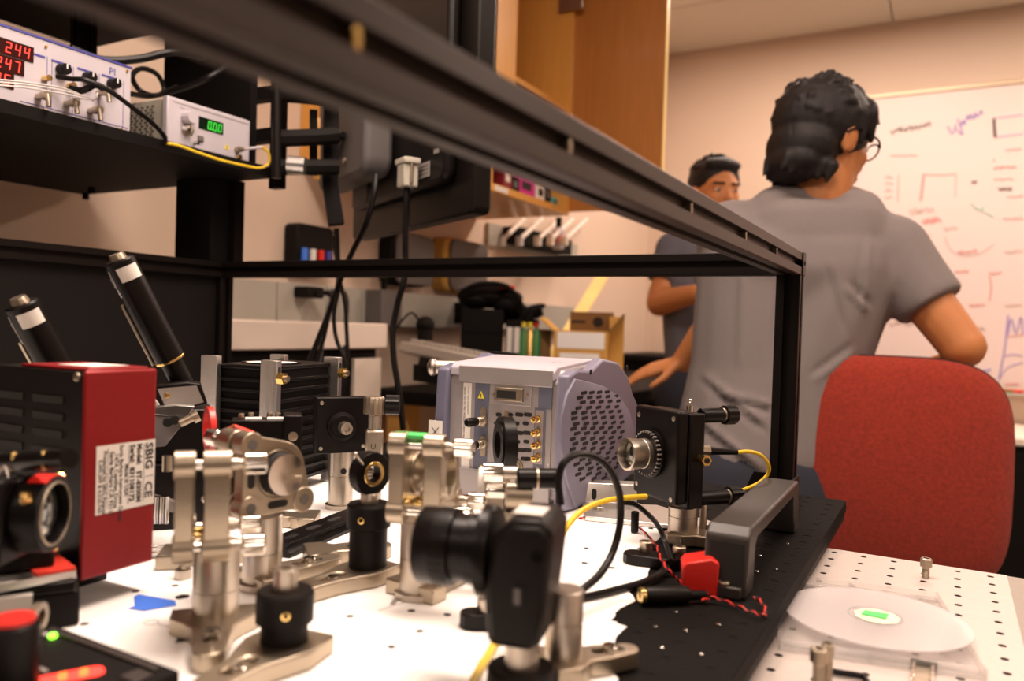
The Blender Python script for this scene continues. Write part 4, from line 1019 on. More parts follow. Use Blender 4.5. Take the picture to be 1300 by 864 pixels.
# --- mount H : black kinematic mount with lens and fibre (sharpest thing)
loc, rz = base(872, 688)
tK = thing('fibre_launch', 'black square kinematic mount with silver lens, yellow fibre at its back', 'fibre launch', loc, rz)
Dk = .68; zK = lambda y: zof(855, y, Dk)
pillar(tK, .002, zK(640), r=.0124, seam=zK(652), name='pillar_post', x=-.004)
MB().cyl((.013,.01,.002),(.013,.01,zK(640)), .003).build('steel_rod', 'steel', tK)
# plates: normal points left and towards camera
X = T(-.0165,0,0) @ RZ(-52)          # local x = along plate face, -y = face normal
hw = .0305; z0_, z1_ = zK(636), zK(518)
MB(X).box(-hw, hw, -.016, -.005, z0_+.004, z1_).build('front_plate', 'anod', tK, bev=.002)
MB(X).box(-hw+.001, hw+.001, -.0045, .011, z0_, z1_-.0015).build('rear_plate', 'anod', tK, bev=.0015)
for x, z in ((-hw+.006,z1_-.008),(-hw+.006,z0_+.012),(hw-.006,z1_-.006),(hw-.006,z0_+.008)): screw(tK, X @ Vector((x,-.016,z)), X.to_3x3() @ Vector((0,-1,0)), .0021, .0008, 'steel')
zc_ = zK(575); xc_ = -.005
MB(X).lathe([(0,0),(.0205,0),(.0205,.003),(.0185,.0035),(.0185,.006),(0,.006)], (xc_,-.016,zc_), (0,-1,0), 48).build('lens_flange', 'anod', tK)
b = MB(X)
for k in range(30):
    a = 2*PI*k/30; b.box(-.0006,.0006,-.0225,-.0185,.0176,.0192, T(xc_,0,zc_) @ RY(12*k))
o = b.build('scale_marks', 'inkg', tK, smooth=False); o['kind'] = 'stuff'
b = MB(X); b.lathe([(.0100,0),(.0128,0),(.0128,.004),(.0124,.0045),(.0124,.008),(.0128,.0085),(.0128,.0145),(.0134,.0150),(.0134,.0195),(.0118,.0200),(.0112,.017),(.0112,.010)], (xc_,-.022,zc_), (0,-1,0), 48); b.build('lens_tube', 'steel', tK)
MB(X).ell((xc_,-.034,zc_), (.0112,.003,.0112), 24).build('lens', 'lens', tK)
for (x, z, s) in ((hw-.006,z1_-.004,1),(hw-.006,z0_+.007,1)):
    ex_ = .034 if z > .05 else .042
    MB(X).cyl((x,.011,z),(x,ex_-.0005,z), .0062, ch=.0006).build('adjuster_barrel', 'anod', tK); MB(X).ring((x,ex_-.0004,z),(x,ex_+.0015,z), .0060, .003).build('lock_ring', 'nickel', tK)
    MB(X).lathe([(0,0),(.0078,0),(.0078,.011),(.007,.012),(0,.012)], (x,ex_+.0016,z), (0,1,0), 28, 14, .04).build('adjuster_knob', 'anod', tK)
    MB(X).ring((x,.0112,z),(x,.0135,z), .0048, .004).build('lock_ring', 'brass', tK)
p = X @ Vector((hw-.006,.0,z1_-.0005)); MB().cyl(p, p+Vector((0,0,.005)), .003).ell(p+Vector((0,0,.009)), .0017).build('ball_pin', 'polish', tK)
p = X @ Vector((hw+.002,.005,zK(574))); dX = X.to_3x3() @ Vector((1,-.1,0)); b = MB(); b.cyl(p, p+dX*.006, .0033).cyl(p+dX*.006, p+dX*.011, .0046, n=6); b.build('side_screw', 'brass', tK)
MB().cyl(p+dX*.0111, p+dX*.012, .0023).build('screw_socket', 'hole', tK)
cI = Vector(loc); Rm = Matrix.Rotation(rz, 3, 'Z')
# connector and boot behind
q0 = AT(888,572,.70); q1 = AT(900,572,.702); q2 = AT(936,574,.71)
cabl('fibre_connector', 'knurled fibre connector with black boot behind the black mount', 'connector', [q0, (q0+q1)/2, q1], .0052, 'nickel')
o = cabl('fibre_boot', 'black tapered strain relief boot behind the black mount', 'boot', [q1, (q1+q2)/2, q2], lambda t: .0036-.0014*t, 'anodm')
cabl('yellow_fibre', 'yellow optical fibre curling from the boot down to the mount foot', 'cable', [q2, AT(950,573,.715), AT(965,577,.72), AT(975,588,.725), AT(975,601,.73), AT(963,613,.73), AT(945,621,.73), AT(930,627,.74)], .0017, 'yellow')
# fork clamp under mount K + grey plates
fork(tK, -22, L=.055, W=.016, wt=.010, H=.0095)
cap_screw(tK, (-.045,.012,.001), .0035, .018, 'anod', name='black_standoff')
t = thing('base_plate', 'brushed aluminium base plate at the foot of the lavender camera', 'plate', G(800, 655)+Vector((0,0,.0005)), ang(830, 8))
MB().prism([(-.045,-.030),(.05,-.055),(.075,-.035),(.03,.03),(-.045,.03)], .0008, .005, 'xy').build('plate_body', 'alu', t, bev=.0008)
MB().box(-.05,.01,.031,.05,.0008,.024).build('upright_bar', 'alu', t, bev=.001); 
for x in (-.033,-.008): MB().prism(slot(x, .013, .006, .0025, 90), .0304, .0309, 'xz').build('tapped_hole', 'hole', t)
for x, y in ((.048,-.033),(-.03,0)): cap_screw(t, (x,y,.004), .0045, .004)
# black clamp bar with two cap screws
loc, rz = base(828, 718, -8)
t = thing('table_clamp', 'long black clamp bar with two tall silver cap screws, behind the red block', 'table clamp', loc, rz)
MB().prism(slot(0, 0, .026, .0095), .0, .008, 'xy').build('clamp_bar', 'anod', t, bev=.001)
cap_screw(t, (-.006,.004,.008), .0050, .0085, 'nickel'); cap_screw(t, (.020,-.002,.008), .0050, .0090, 'nickel')
# handle
h0, h1 = G(918, 757, .0005), G(992, 668, .0005)
t = thing('carry_handle', 'dark grey plastic carry handle bolted near the board corner', 'handle', (h0.x-.0, h0.y, .0006), 0)
d = h1-h0; t.rotation_euler = (0, 0, math.atan2(d.y, d.x)); Lh = d.length
hh = zof(945, 645, .60)
outl = [(0,0),(Lh,0),(Lh-.004,hh-.006),(Lh-.010,hh),(.014,hh),(.006,hh-.006)]
inn = [(.028,-.0001),(.030,hh-.016),(.034,hh-.011),(Lh-.030,hh-.011),(Lh-.026,hh-.016),(Lh-.024,-.0001)]
o2 = [(0,0),(.006,hh-.006),(.014,hh),(Lh-.010,hh),(Lh-.004,hh-.006),(Lh,0),(Lh-.022,0),(Lh-.026,hh-.016),(Lh-.032,hh-.011),(.034,hh-.011),(.028,hh-.016),(.024,0)]
MB().prism(o2, -.015, .015, 'xz').build('grip', 'handle', t, bev=.002, segs=3)
MB().prism([(.0003,.009),(.0049,hh-.010),(.0056,hh-.010),(.0010,.009)], -.0115, .0115, 'xz').build('end_recess_shade', 'hole', t)  # proud dark panel, painted as the shade of a hollow end
MB(T(.0005,0,0)).box(-.004,.007,-.012,.012,.0003,.008).build('foot', 'handle', t, bev=.001)
cap_screw(t, (.0005,0,.008), .0042, .0025, 'nickel')
# red block, jack, wires
loc, rz = base(884, 752, 4)
t = thing('power_terminal', 'bright red plastic block tucked against the grey carry handle', 'terminal block', loc, rz)
MB().prism([(-.0095,0),(.013,0),(.014,.022),(.009,.025),(-.008,.021),(-.0105,.018)], -.008, .016, 'xz').build('block_body', 'redp', t, bev=.001)
MB().box(-.008,.006,-.0085,-.0079,.003,.0035).build('block_seam', 'maroon', t)
j0, j1 = G(812, 768), G(868, 766)
t = thing('audio_jack', 'black cable jack with a silver tip lying on the torn paper edge', 'jack', (j0.x, j0.y, .0062), math.atan2((j1-j0).y, (j1-j0).x))
Lj = (j1-j0).length
MB().lathe([(0,0),(.0048,0),(.0058,.002),(.0058,Lj*.9),(.0048,Lj),(0,Lj)], (.003,0,0), (1,0,0)).build('jack_body', 'plast', t)
MB().lathe([(.0018,0),(.0055,0),(.0055,.003),(.0018,.0032)], (.0,0,0), (1,0,0)).build('jack_ring', 'brass', t)
b = MB()
for k in range(7): b.cyl((Lj+.003+k*.0018,0,-.001),(Lj+.0041+k*.0018,0,-.001), .0032)
b.cyl((Lj,0,-.001),(Lj+.016,0,-.001), .0022); b.build('strain_relief', 'anodm', t)
def twist(name, lb, pts, c1, c2, rr=.0006, turns=8, amp=.0007):
    P = [Vector(p) for p in pts]; Q = []
    n = 60
    # resample with catmull
    def cr(t):
        i = min(int(t*(len(P)-1)), len(P)-2); u = t*(len(P)-1)-i
        p0 = P[i-1] if i else P[0]*2-P[1]; p1, p2 = P[i], P[i+1]; p3 = P[i+2] if i+2 < len(P) else P[-1]*2-P[-2]
        return .5*((2*p1)+(p2-p0)*u+(2*p0-5*p1+4*p2-p3)*u*u+(3*p1-p0-3*p2+p3)*u**3)
    t = thing(name, lb, 'wire', P[0])
    for k, c in enumerate((c1, c2)):
        L = []
        for i in range(n+1):
            p = cr(i/n); d = (cr(min(1, i/n+.01))-cr(max(0, i/n-.01))).normalized(); x, y, _ = basis(d); a = 2*PI*turns*i/n+PI*k
            L.append(p+x*amp*math.cos(a)+y*amp*math.sin(a)-P[0])
        MB().tube(L, rr, 6, 1).build('wire_strand', c, t)
twist('twisted_wire', 'red and black twisted wire running from the jack around the handle', [G(892,762,.004),G(905,758,.004),G(925,764,.0035),G(945,772,.003),G(962,779,.003),G(972,779,.003),G(968,765,.003),G(958,757,.004)], 'wred', 'plast')
twist('twisted_wire', 'long red and black twisted wire crossing from the lavender camera to the red block', [G(735,658,.003),G(752,655,.003),G(775,653,.003),G(795,658,.003),G(815,672,.004),G(832,690,.006),G(838,706,.014),G(848,722,.014),G(858,733,.008),G(868,742,.004)], 'wred', 'plast', turns=14)
twist('twisted_wire', 'thin red wire lying left of the lavender camera base', [G(562,626,.003),G(580,628,.003),G(600,628,.003),G(618,630,.003)], 'wred', 'wred', turns=2)
# black looping cables
cabl('black_cable', 'thick black cable arching high in a loop before the lavender camera', 'cable', [AT(712,640,.50),AT(709,612,.50),AT(714,590,.50),AT(728,578,.505),AT(746,577,.515),AT(764,585,.52),AT(778,603,.525),AT(787,630,.53),AT(787,665,.53),AT(778,700,.525),AT(762,728,.51),AT(742,746,.495),AT(732,752,.485)], .0025, 'cable')
cabl('black_cable', 'black cable rising from the clamp screws towards the lavender camera', 'cable', [G(852,712,.012),AT(846,692,.62),AT(836,668,.63),AT(822,652,.635),AT(806,640,.63),AT(790,637,.62)], .0022, 'cable')
cabl('black_cable', 'black cable lying on the paper towards the clamp bar, lowest one', 'cable', [G(738,758,.004),G(762,753,.004),G(790,746,.004),G(815,739,.004),G(836,729,.005),G(846,719,.006)], .0025, 'cable')
cabl('yellow_fibre', 'yellow optical fibre arcing from behind the small camera to the right', 'cable', [AT(713,682,.53),AT(720,668,.54),AT(734,652,.56),AT(752,641,.58),AT(775,634,.60),AT(800,631,.62),AT(820,630,.64)], .0021, 'yellow')
cabl('yellow_fibre', 'yellow optical fibre lying on the paper left of the small camera', 'cable', [G(633,806,.004),G(622,828,.003),G(608,850,.003),G(594,880,.003),G(585,910,.003)], .0022, 'yellow')

# black slotted rail lying behind holder C, forks behind
r0_, r1_ = G(352,708), G(446,668)
d = r1_-r0_
t = thing('dovetail_rail', 'low black slotted rail lying on paper behind the iris post', 'rail', (r0_.x, r0_.y, .001), math.atan2(d.y, d.x))
Lr = d.length+.03
MB().prism([(-.011,0),(.011,0),(.011,.003),(.007,.007),(.011,.0115),(-.011,.0115),(-.007,.007),(-.011,.003)], 0, Lr, 'yz').build('rail_body', 'anod', t, bev=.0004)
for k in range(4): MB().prism(slot(.016+k*.03, 0, .010, .0032), .0112, .01165, 'xy').build('counterbore', 'hole', t)
for (px, py, a, L, lb) in ((405,714,8,.055,'steel clamping fork lying on paper between the mirror mount and the rail'),(388,668,170,.05,'steel clamping fork behind the rail, below the black finned camera'),(222,716,-10,.05,'steel clamping fork beside the red camera, with an upright screw')):
    loc, rz = base(px, py, 0)
    t = thing('clamping_fork', lb, 'clamp', loc, rz); fork(t, a, L=L, W=.013)
loc, rz = base(232, 735); 
t = thing('machine_screw', 'silver socket screw standing in a steel bracket beside the red camera', 'screw', (loc[0], loc[1], .001), rz)
MB().lathe([(0,0),(.0055,0),(.0055,.006),(.003,.0062)]+[((.0034 if k%2 else .0028), .0062+k*.0012) for k in range(16)]+[(0,.026)]).build('screw_body', 'steel', t)

# ================================================================== THE BIG INSTRUMENTS
def hit(px, py, t, axis, val):
    """point of a thing's local plane seen at a photo pixel (used to read off panel layouts)"""
    R = Matrix.Rotation(-t.rotation_euler.z, 3, 'Z'); o = R @ (CAM-Vector(t.location)); d = R @ ray(px, py)
    return o+d*((val-o[axis])/d[axis])
# ---- lavender scientific camera
P0 = G(712, 652)
tc = thing('scientific_camera', 'large lavender-grey scientific camera with slotted side vent and gold connectors', 'camera', (P0.x, P0.y, .0006), math.radians(3))
Wc, Dp = .132, .225
h_ = lambda px, py: hit(px, py, tc, 1, 0)
hs = lambda px, py, v=.006: hit(px, py, tc, 0, v)
HT = h_(705, 470).z
MB().prism([(0,.012),(0,HT-.012),(.012,HT),(.10,HT+.004),(.17,HT-.004),(Dp-.02,HT-.05),(Dp-.01,.02),(Dp-.03,.006),(.01,.006)], -Wc+.004, -.004, 'yz').build('body', 'pgrey', tc, bev=.002)
MB().prism([(-.003,HT-.010),(-.003,HT-.002),(.004,HT+.003),(.10,HT+.0085),(.165,HT+.001),(.165,HT-.01)], -Wc+.006, -.010, 'yz').build('top_cover', 'lavt', tc, bev=.0015)
# side covers
cov = [(-.006,.004),(-.010,HT*.5),(-.006,HT-.004),(.014,HT+.001),(.045,HT+.0035)]
cov += [(.045+.13*math.sin(a*PI/20), HT+.0035+.006*math.sin(a*PI/10)-.0*a) for a in range(1, 8)]
pts_t = [hs(765,455).yz, hs(785,460).yz, hs(797,478).yz, hs(803,500).yz, hs(812,520).yz, hs(813,560).yz, hs(806,600).yz, hs(795,622).yz]
cov2 = [(-.006,.004),(-.010,HT*.5),(-.006,HT-.004),(.016,HT+.001),(.055,HT-.001)]+[(p[0], max(p[1], .004)) for p in pts_t]+[(.16,.001),(.02,.0)]
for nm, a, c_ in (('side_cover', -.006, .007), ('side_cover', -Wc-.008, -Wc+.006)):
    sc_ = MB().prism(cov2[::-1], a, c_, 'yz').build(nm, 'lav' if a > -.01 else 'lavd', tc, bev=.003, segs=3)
    if a > -.01: right_cover = sc_
# bulging vent lens on the right cover
lens = [(hs(x, y).y, hs(x, y).z) for x, y in ((727,480),(745,484),(765,490),(784,503),(797,522),(803,545),(800,570),(790,592),(774,612),(752,632),(728,645),(716,610),(709,570),(709,530),(716,500))]
cx_ = sum(p[0] for p in lens)/len(lens); cz_ = sum(p[1] for p in lens)/len(lens)
b = MB(); rings = []
for s_, x_ in ((1,.0072),(.985,.0090),(.9,.0105),(.6,.0122),(.3,.0128)):
    rings.append([b.v((x_, cx_+(y-cx_)*s_, cz_+(z-cz_)*s_)) for y, z in lens])
for r1_, r2_ in zip(rings, rings[1:]):
    for i in range(len(lens)): b.f([r1_[i], r1_[(i+1)%len(lens)], r2_[(i+1)%len(lens)], r2_[i]])
b.f(rings[-1]); vent = b.build('vent_panel', 'lav', tc)
def lens_x(y, z):
    vy, vz = y-cx_, z-cz_; a = math.atan2(vz, vy); best = 9
    for i in range(len(lens)):
        (y0, z0), (y1, z1) = lens[i], lens[(i+1) % len(lens)]; y0 -= cx_; y1 -= cx_; z0 -= cz_; z1 -= cz_
        dn = math.cos(a)*(z1-z0)-math.sin(a)*(y1-y0)
        if abs(dn) < 1e-9: continue
        t = (y0*(z1-z0)-z0*(y1-y0))/dn; u_ = (y0*math.sin(a)-z0*math.cos(a))/dn
        if t > 0 and -1e-6 <= u_ <= 1+1e-6: best = min(best, t)
    s_ = min(1, math.hypot(vy, vz)/best); pr = ((0,.0128),(.3,.0128),(.6,.0122),(.9,.0105),(.985,.0090),(1,.0072))
    for (s0, x0), (s1, x1) in zip(pr, pr[1:]):
        if s_ <= s1: return x0+(x1-x0)*(s_-s0)/(s1-s0)
    return .0072
b = MB(); rows = [(498,743,773,4),(504,738,785,5),(510,741,787,5),(517,736,784,5),(523,731,787,6),(530,731,789,6),(537,733,790,6),(543,730,786,6),(549,734,790,6),(556,729,787,6),(562,732,789,6),(569,729,788,6),(575,735,784,5),(582,740,780,5),(588,734,786,5),(594,739,783,5),(601,736,772,4),(607,741,768,3)]
for y, x0_, x1_, n_ in rows:
    sl = -.035
    for k in range(n_):
        px = x0_+(x1_-x0_)*k/(n_-1) if n_ > 1 else x0_
        p = hs(px, y+(px-755)*sl-0, .0125)
        sx_ = lens_x(p.y, p.z)
        b.prism(slot(p.y, p.z, .0125, .0016), sx_-.002, sx_+.00035, 'yz')
o = b.build('vent_slots', 'hole', vent, smooth=False); o['kind'] = 'stuff'
for px, py in ((750,472),(796,466),(790,618),(744,637)):
    p = hs(px, py, .0072); MB().cyl((.0068,p.y,p.z),(.0078,p.y,p.z), .0026, n=16).build('screw_recess', 'hole', right_cover)
# connector panel
def plate(x0, y0, x1, y1, th, mt, name='panel', dy=0, par=None, bev=0):
    a, c_ = h_(x0, y1), h_(x1, y0)
    return MB().box(a.x, c_.x, -th-dy, -dy, max(a.z,.006), c_.z).build(name, mt, par or tc, bev=bev)
plate(584,470,704,484,.0035,'pgrey','upper_strip',bev=.001); plate(588,484,702,613,.0012,'pgrey','rear_panel')
plate(583,606,700,652,.0060,'pgrey','lower_strip',bev=.0015)
plate(601,485,622,607,.0006,'pblue','blue_strip',.0012); plate(586,486,600,606,.0006,'label','serial_label',.0012)
plate(684,488,702,518,.0006,'pblue','blue_strip',.0012); plate(677,518,694,609,.0006,'pblue','blue_strip',.0012); plate(679,521,691,588,.0005,'pgrey','connector_label',.0018)
plate(623,487,677,512,.0016,'pgrey','connector_recess',.0012,bev=.001)
for k in range(2):
    a = h_(590.5+k*4.5, 490); text('SERIAL NO 0X 7431 MODEL DV8201 MADE IN UK', .0030, quadX((a.x,-.0019,a.z),(0,0,-1),(1,0,0)), 'ink', tc, sx=1.0) if k == 0 else text('CLASS 1 230V 50 Hz INPUT', .0024, quadX((a.x,-.0019,a.z),(0,0,-1),(1,0,0)), 'inkg', tc)
dc = plate(632,493,667,507,.0045,'nickel','data_connector',.0028,bev=.0006)
a, c_ = h_(635,504), h_(659,496); MB().box(a.x,c_.x,-.0080,-.0073,a.z,c_.z).build('socket', 'hole', dc)
for px in (629, 671): p = h_(px, 500); MB().cyl((p.x,-.0028,p.z),(p.x,-.006,p.z), .0016, n=6).build('jack_post', 'nickel', dc)
for py, py2 in ((494,500),(600,592)):
    pa, pb_, pc_ = h_(608,py2 if py<550 else 597), h_(617,py2 if py<550 else 597), h_(612,494 if py<550 else 588)
    a = h_(606.5, 505 if py < 550 else 598); s_ = .0075
    w_ = MB().prism([(a.x+.0012,a.z),(a.x+.0012+s_,a.z),(a.x+.0012+s_/2,a.z+s_)], -.0024, -.0018, 'xz').build('warning_triangle', 'warn', tc)
    MB().box(a.x+.0012+s_/2-.0005, a.x+.0012+s_/2+.0005, -.0027, -.0024, a.z+.0012, a.z+.0048).build('warning_mark', 'ink', w_)
for py in (533, 562):        # coolant ports: black caps on ribbed silver stems with flange plates
    p = h_(616, py)
    f_ = MB().prism(slot(p.x-.0005, p.z+(.003 if py==533 else -.003), .014, .0032, 90), -.0042, -.0018, 'xz').build('port_flange', 'nickel', tc)
    b = MB(); b.lathe([(0,0),(.0048,0),(.0048,.004),(.0036,.0045),(.0036,.008),(.0042,.009),(.0036,.010),(.0042,.013),(.0030,.014),(0,.014)], (p.x,-.004,p.z), (0,-1,0), 20); b.build('coolant_port', 'nickel', tc)
    MB().lathe([(0,0),(.0042,0),(.0045,.003),(.0045,.012),(.0030,.0145),(0,.015)], (p.x-.001,-.017,p.z), (-.25,-1,0), 24).build('port_cap', 'plast', tc)
b = MB(); ix = 0
for i, py in enumerate((526,537,549,560,571,582)):
    xs = ((633,646,659,670),(632,641,654,667),(633,646,659,669),(634,642,655,668),(635,648,661,669),(640,653,666,670))[i]
    for j, px in enumerate(xs):
        p = h_(px+1, py); ln = .0028 if (j == 3 and i % 2) or (j == 0 and i % 2 == 0) else .0052
        b.prism(slot(p.x, p.z, ln, .0019), -.0017, -.00115, 'xz')
o = b.build('grille_slots', 'hole', tc, smooth=False); o['kind'] = 'stuff'
for py in (531, 548, 564, 580):
    p = h_(684, py); b = MB(); b.lathe([(0,0),(.0036,0),(.0036,.002),(.0028,.0022),(.0028,.0055),(.0032,.0058),(.0032,.010),(.0015,.0102),(.0015,.007),(0,.007)], (p.x,-.0022,p.z), (0,-1,0), 18)
    b.build('coax_connector', 'gold', tc)
p = h_(657, 591); b = MB(); b.lathe([(.0026,0),(.0065,0),(.0065,.002),(.0050,.0024),(.0050,.005),(.0030,.0052),(.0030,.0)], (p.x,-.0012,p.z), (0,-1,0), 24); b.build('power_jack', 'nickel', tc); MB().cyl((p.x,-.0012,p.z),(p.x,-.0030,p.z), .0029).build('jack_core', 'hole', tc)
p = h_(678, 606); text('CE', .0095, quadX((p.x-.001,-.0019,p.z-.001),(1,0,0),(0,0,1)), 'inkw', tc)
p = h_(697, 600); text('ANALOGUE', .0028, quadX((p.x,-.0015,p.z-.006),(0,0,1),(-1,0,0)), 'inkw', tc)
p = hit(631, 449, tc, 2, HT+.008); MB().box(p.x-.010, p.x+.012, p.y, p.y+.014, HT+.0045, HT+.0105).build('top_latch', 'blk', tc, bev=.001)
a = hit(705, 461, tc, 2, HT+.007); text('Scientific', .006, quadX((a.x-.02,.03,HT+.0066),(1,0,0),(0,1,0)), 'inkg', tc)
a = h_(567, 560)
MB().box(-Wc-.012, -Wc+.004, -.0125, -.0115, h_(570,556).z, h_(570,533).z).build('bin_label', 'label', tc)
zb_ = h_(570,556).z
b = MB(); 
for s_ in (1,-1): b.tube([(-Wc-.004-s_*.004,-.0128,zb_+.003),(-Wc-.004,-.0128,zb_+.007),(-Wc-.004+s_*.004,-.0128,zb_+.012)], .0004, 4, 1)
b.build('bin_symbol', 'ink', tc, smooth=False)
# cooling fitting sticking out behind at left
t = thing('tube_fitting', 'silver threaded tube fitting sticking out left behind the lavender camera', 'fitting', AT(560, 466, .95), ang(560))
MB().cyl((-.008,0,0),(.022,0,0), .009).ell((-.010,0,.0), (.007,.011,.011)).cyl((.0,0,-.02),(.018,0,-.018), .007).build('fitting_body', 'steel', t)
MB().cyl((.004,.004,-.105),(.004,.004,-.008), .007).build('fitting_stem', 'anod', t)

# ---- red astronomy camera, left foreground
P0 = AT(103, 738, .47)
ts = thing('red_camera', 'boxy red and black camera with a white specification label, left foreground', 'camera', (P0.x, P0.y, .0), math.radians(92))
zb, zt_ = .019, .1445; Ls = .0500
MB().box(.0015, Ls-.0015, .0035, .102, zb+.001, zt_-.001).build('body', 'plast', ts, bev=.0015)
MB().box(0, Ls, 0, .0034, zb, zt_).build('front_plate', 'red', ts, bev=.0022, segs=3)
MB().box(.004, Ls-.004, .0036, .07, zt_-.0009, zt_+.0012).build('top_plate', 'red', ts, bev=.0008)
MB().box(.012, Ls-.012, .012, .045, zt_+.0013, zt_+.0017).build('top_sticker', 'label', ts)
b = MB()
for i in range(2):
    for k in range(7): b.box(.0008, .0016, .022+i*.040, .052+i*.038, .060+k*.0105, .0645+k*.0105)
o = b.build('side_vent', 'hole', ts, smooth=False); o['kind'] = 'stuff'
MB().cyl((.0014,.040,.035),(.0006,.040,.035), .008).build('side_port', 'hole', ts)
for z in (zb+.006, zt_-.004):
    for y in (.009, .095): screw(ts, (.0014, y, z), (-1,0,0), .0026, .0016, 'nickel')
screw(ts, (Ls-.001, .006, zt_-.003), (1,0,0), .0028, .002, 'nickel')
hl = lambda px, py: hit(px, py, ts, 1, 0)
MB().box(.002, Ls-.004, .04, .1, .001, zb).build('foot', 'anod', ts)
# label: text runs downwards
x0_, x1_, z0_, z1_ = .0080, Ls-.0008, hl(150, 648).z, hl(150, 563).z
lb = MB().box(x0_, x1_, -.0003, .0001, z0_, z1_).build('spec_label', 'label', ts)
def lt(s, size, xo, zo, b_=0, sx=1): return text(s, size, quadX((x0_+xo*(x1_-x0_), -.00035, z1_-zo*(z1_-z0_)), (0,0,-1), (1,0,0)), 'ink', lb, ex=.00004, bold=b_+.00008, sx=sx)
lt('SBIG', .0078, .83, .04, .00014, 1.1); lt('CE', .0078, .83, .64, .00012, 1.1)
lt('Model:   ST-8300M', .0048, .68, .04, .00012); lt('Serial:  831108172', .0048, .56, .04, .00012)
lt('Made in USA', .0038, .47, .32); lt('Santa Barbara Instrument Group', .0040, .38, .02, 0, .9); lt('147A Castilian Drive', .0040, .295, .14); lt('Santa Barbara CA 93117', .0040, .22, .10)
lt('Protected by SBIG Patents', .0036, .11, .08); lt('5,365,269 & 6,525,765', .0036, .04, .2)
for xo in (.80, .53, .185): MB().box(x0_+xo*(x1_-x0_)-.0001, x0_+xo*(x1_-x0_)+.0001, -.0005, -.0003, z0_+.003, z1_-.002).build('label_rule', 'ink', lb)
MB().box(x0_+.82*(x1_-x0_), x0_+.98*(x1_-x0_), -.0005, -.0003, z1_-.56*(z1_-z0_), z1_-.555*(z1_-z0_)).build('label_rule', 'ink', lb)

# ---- black finned camera with aluminium corner bars
P0 = AT(345, 466, .765)
tf = thing('finned_camera', 'black heat-sink finned camera held between aluminium corner bars', 'camera', (P0.x, P0.y, .001), math.radians(11.8))
zt_ = P0.z
MB().box(-.062, -.002, .002, .112, .010, zt_-.002).build('core', 'blk', tf, bev=.001)
nf = 11
me = None
for k in range(nf):
    z = .012+k*(zt_-.018)/nf
    if me is None: o = MB().box(-.066, .0015, -.0015, .116, 0, .0032).build('fin', 'anod', tf, bev=.0004); me = o.data
    else:
        o = bpy.data.objects.new('fin', me); C.objects.link(o); o.parent = tf
        md = o.modifiers.new('bevel', 'BEVEL'); md.width = .0004; md.segments = 2
    o.location = (0, 0, z)
MB().box(-.066, .0015, -.0015, .116, zt_-.004, zt_).build('top_plate', 'anod', tf, bev=.001)
MB().lathe([(0,0),(.026,0),(.0262,.0006),(0,.0006)], (-.034,.05,zt_+.0001), (0,0,1), 40).build('round_label', 'label', tf)
MB().lathe([(.026,0),(.030,0),(.030,.001),(.026,.001)], (-.034,.05,zt_+.0001), (0,0,1), 40).build('label_ring', 'anod', tf)
for i, (x, y) in enumerate(((-.0665,-.008),(.002,-.008),(.002,.108),(-.0665,.108))):
    br = MB().box(x-.0095, x+.0095, y-.008+.008, y+.0075, .0, zt_+(.006 if i else .008)).build('corner_bar', 'alu', tf, bev=.0006)
    MB().prism(slot(y+.0037, zt_-.006, .008, .0022, 90), x+.0094, x+.0098, 'yz').build('bar_slot', 'hole', br)
    if i in (1, 2):
        b = MB(); b.cyl((x+.0096,y+.003,zt_-.011),(x+.0165,y+.003,zt_-.011), .0058, n=6); b.build('brass_nut', 'brass', br)
        MB().cyl((x+.0166,y+.003,zt_-.011),(x+.020,y+.003,zt_-.011), .003).build('bolt_end', 'nickel', br)
b = MB(); b.box(-.012,.012,.0,.006,0,0)
# ---- black bracket with screws and red tape (behind mirror mount F)
o_ = AT(332, 545, .60)
t = thing('mount_bracket', 'small black bracket with silver screws and square steel pads behind the round mirror', 'bracket', (o_.x, o_.y, .001), ang(332))
zz = o_.z
MB().box(-.022, .020, 0, .022, zz-.014, zz+.006).box(.016,.030,-.004,.02,zz-.04,zz+.010).build('bracket_body', 'anod', t, bev=.001)
MB().cyl((0,.012,0),(0,.012,zz-.014), .0065).build('bracket_post', 'steel', t)
for x in (-.006, .010): MB().box(x-.006, x+.006, .002, .012, zz+.006, zz+.0072).build('steel_pad', 'label', t)
for x, y in ((-.015,.012),(-.008,.017),(.006,.019),(.012,.017)): cap_screw(t, (x,y,zz+.006), .0022, .004, 'nickel')
screw(t, (.023,-.004,zz-.006), (0,-1,0), .0036, .001, 'nickel')
o_ = AT(298, 549, .545)
t = thing('red_tape_flag', 'red tape flag folded over the back of the mirror mount', 'tape', o_, ang(298))
MB(RY(14)).prism([(-.011,-.004),(-.002,.0055),(.013,.0035),(.008,-.002),(-.003,-.0075)], -.004, .004, 'xz').build('tape_body', 'redtape', t, bev=.001); 
MB().tube([(-.009,-.005,-.003),(-.004,-.005,.003),(.0,-.005,.006)], .0008).build('gilt_edge', 'brass', t)
o_ = AT(266, 545, .57)
t = thing('red_ring', 'thin red ring seen edge-on between the red camera and finned camera', 'ring', o_, ang(266, 10))
MB().ring((-.0022,0,0),(.0022,0,0), .0165, .012, 36).build('ring_body', 'redp', t)
MB().cyl((0,0,-.10),(0,0,-.0165), .003).build('ring_stem', 'anod', t)
o_ = AT(278, 551, .58)
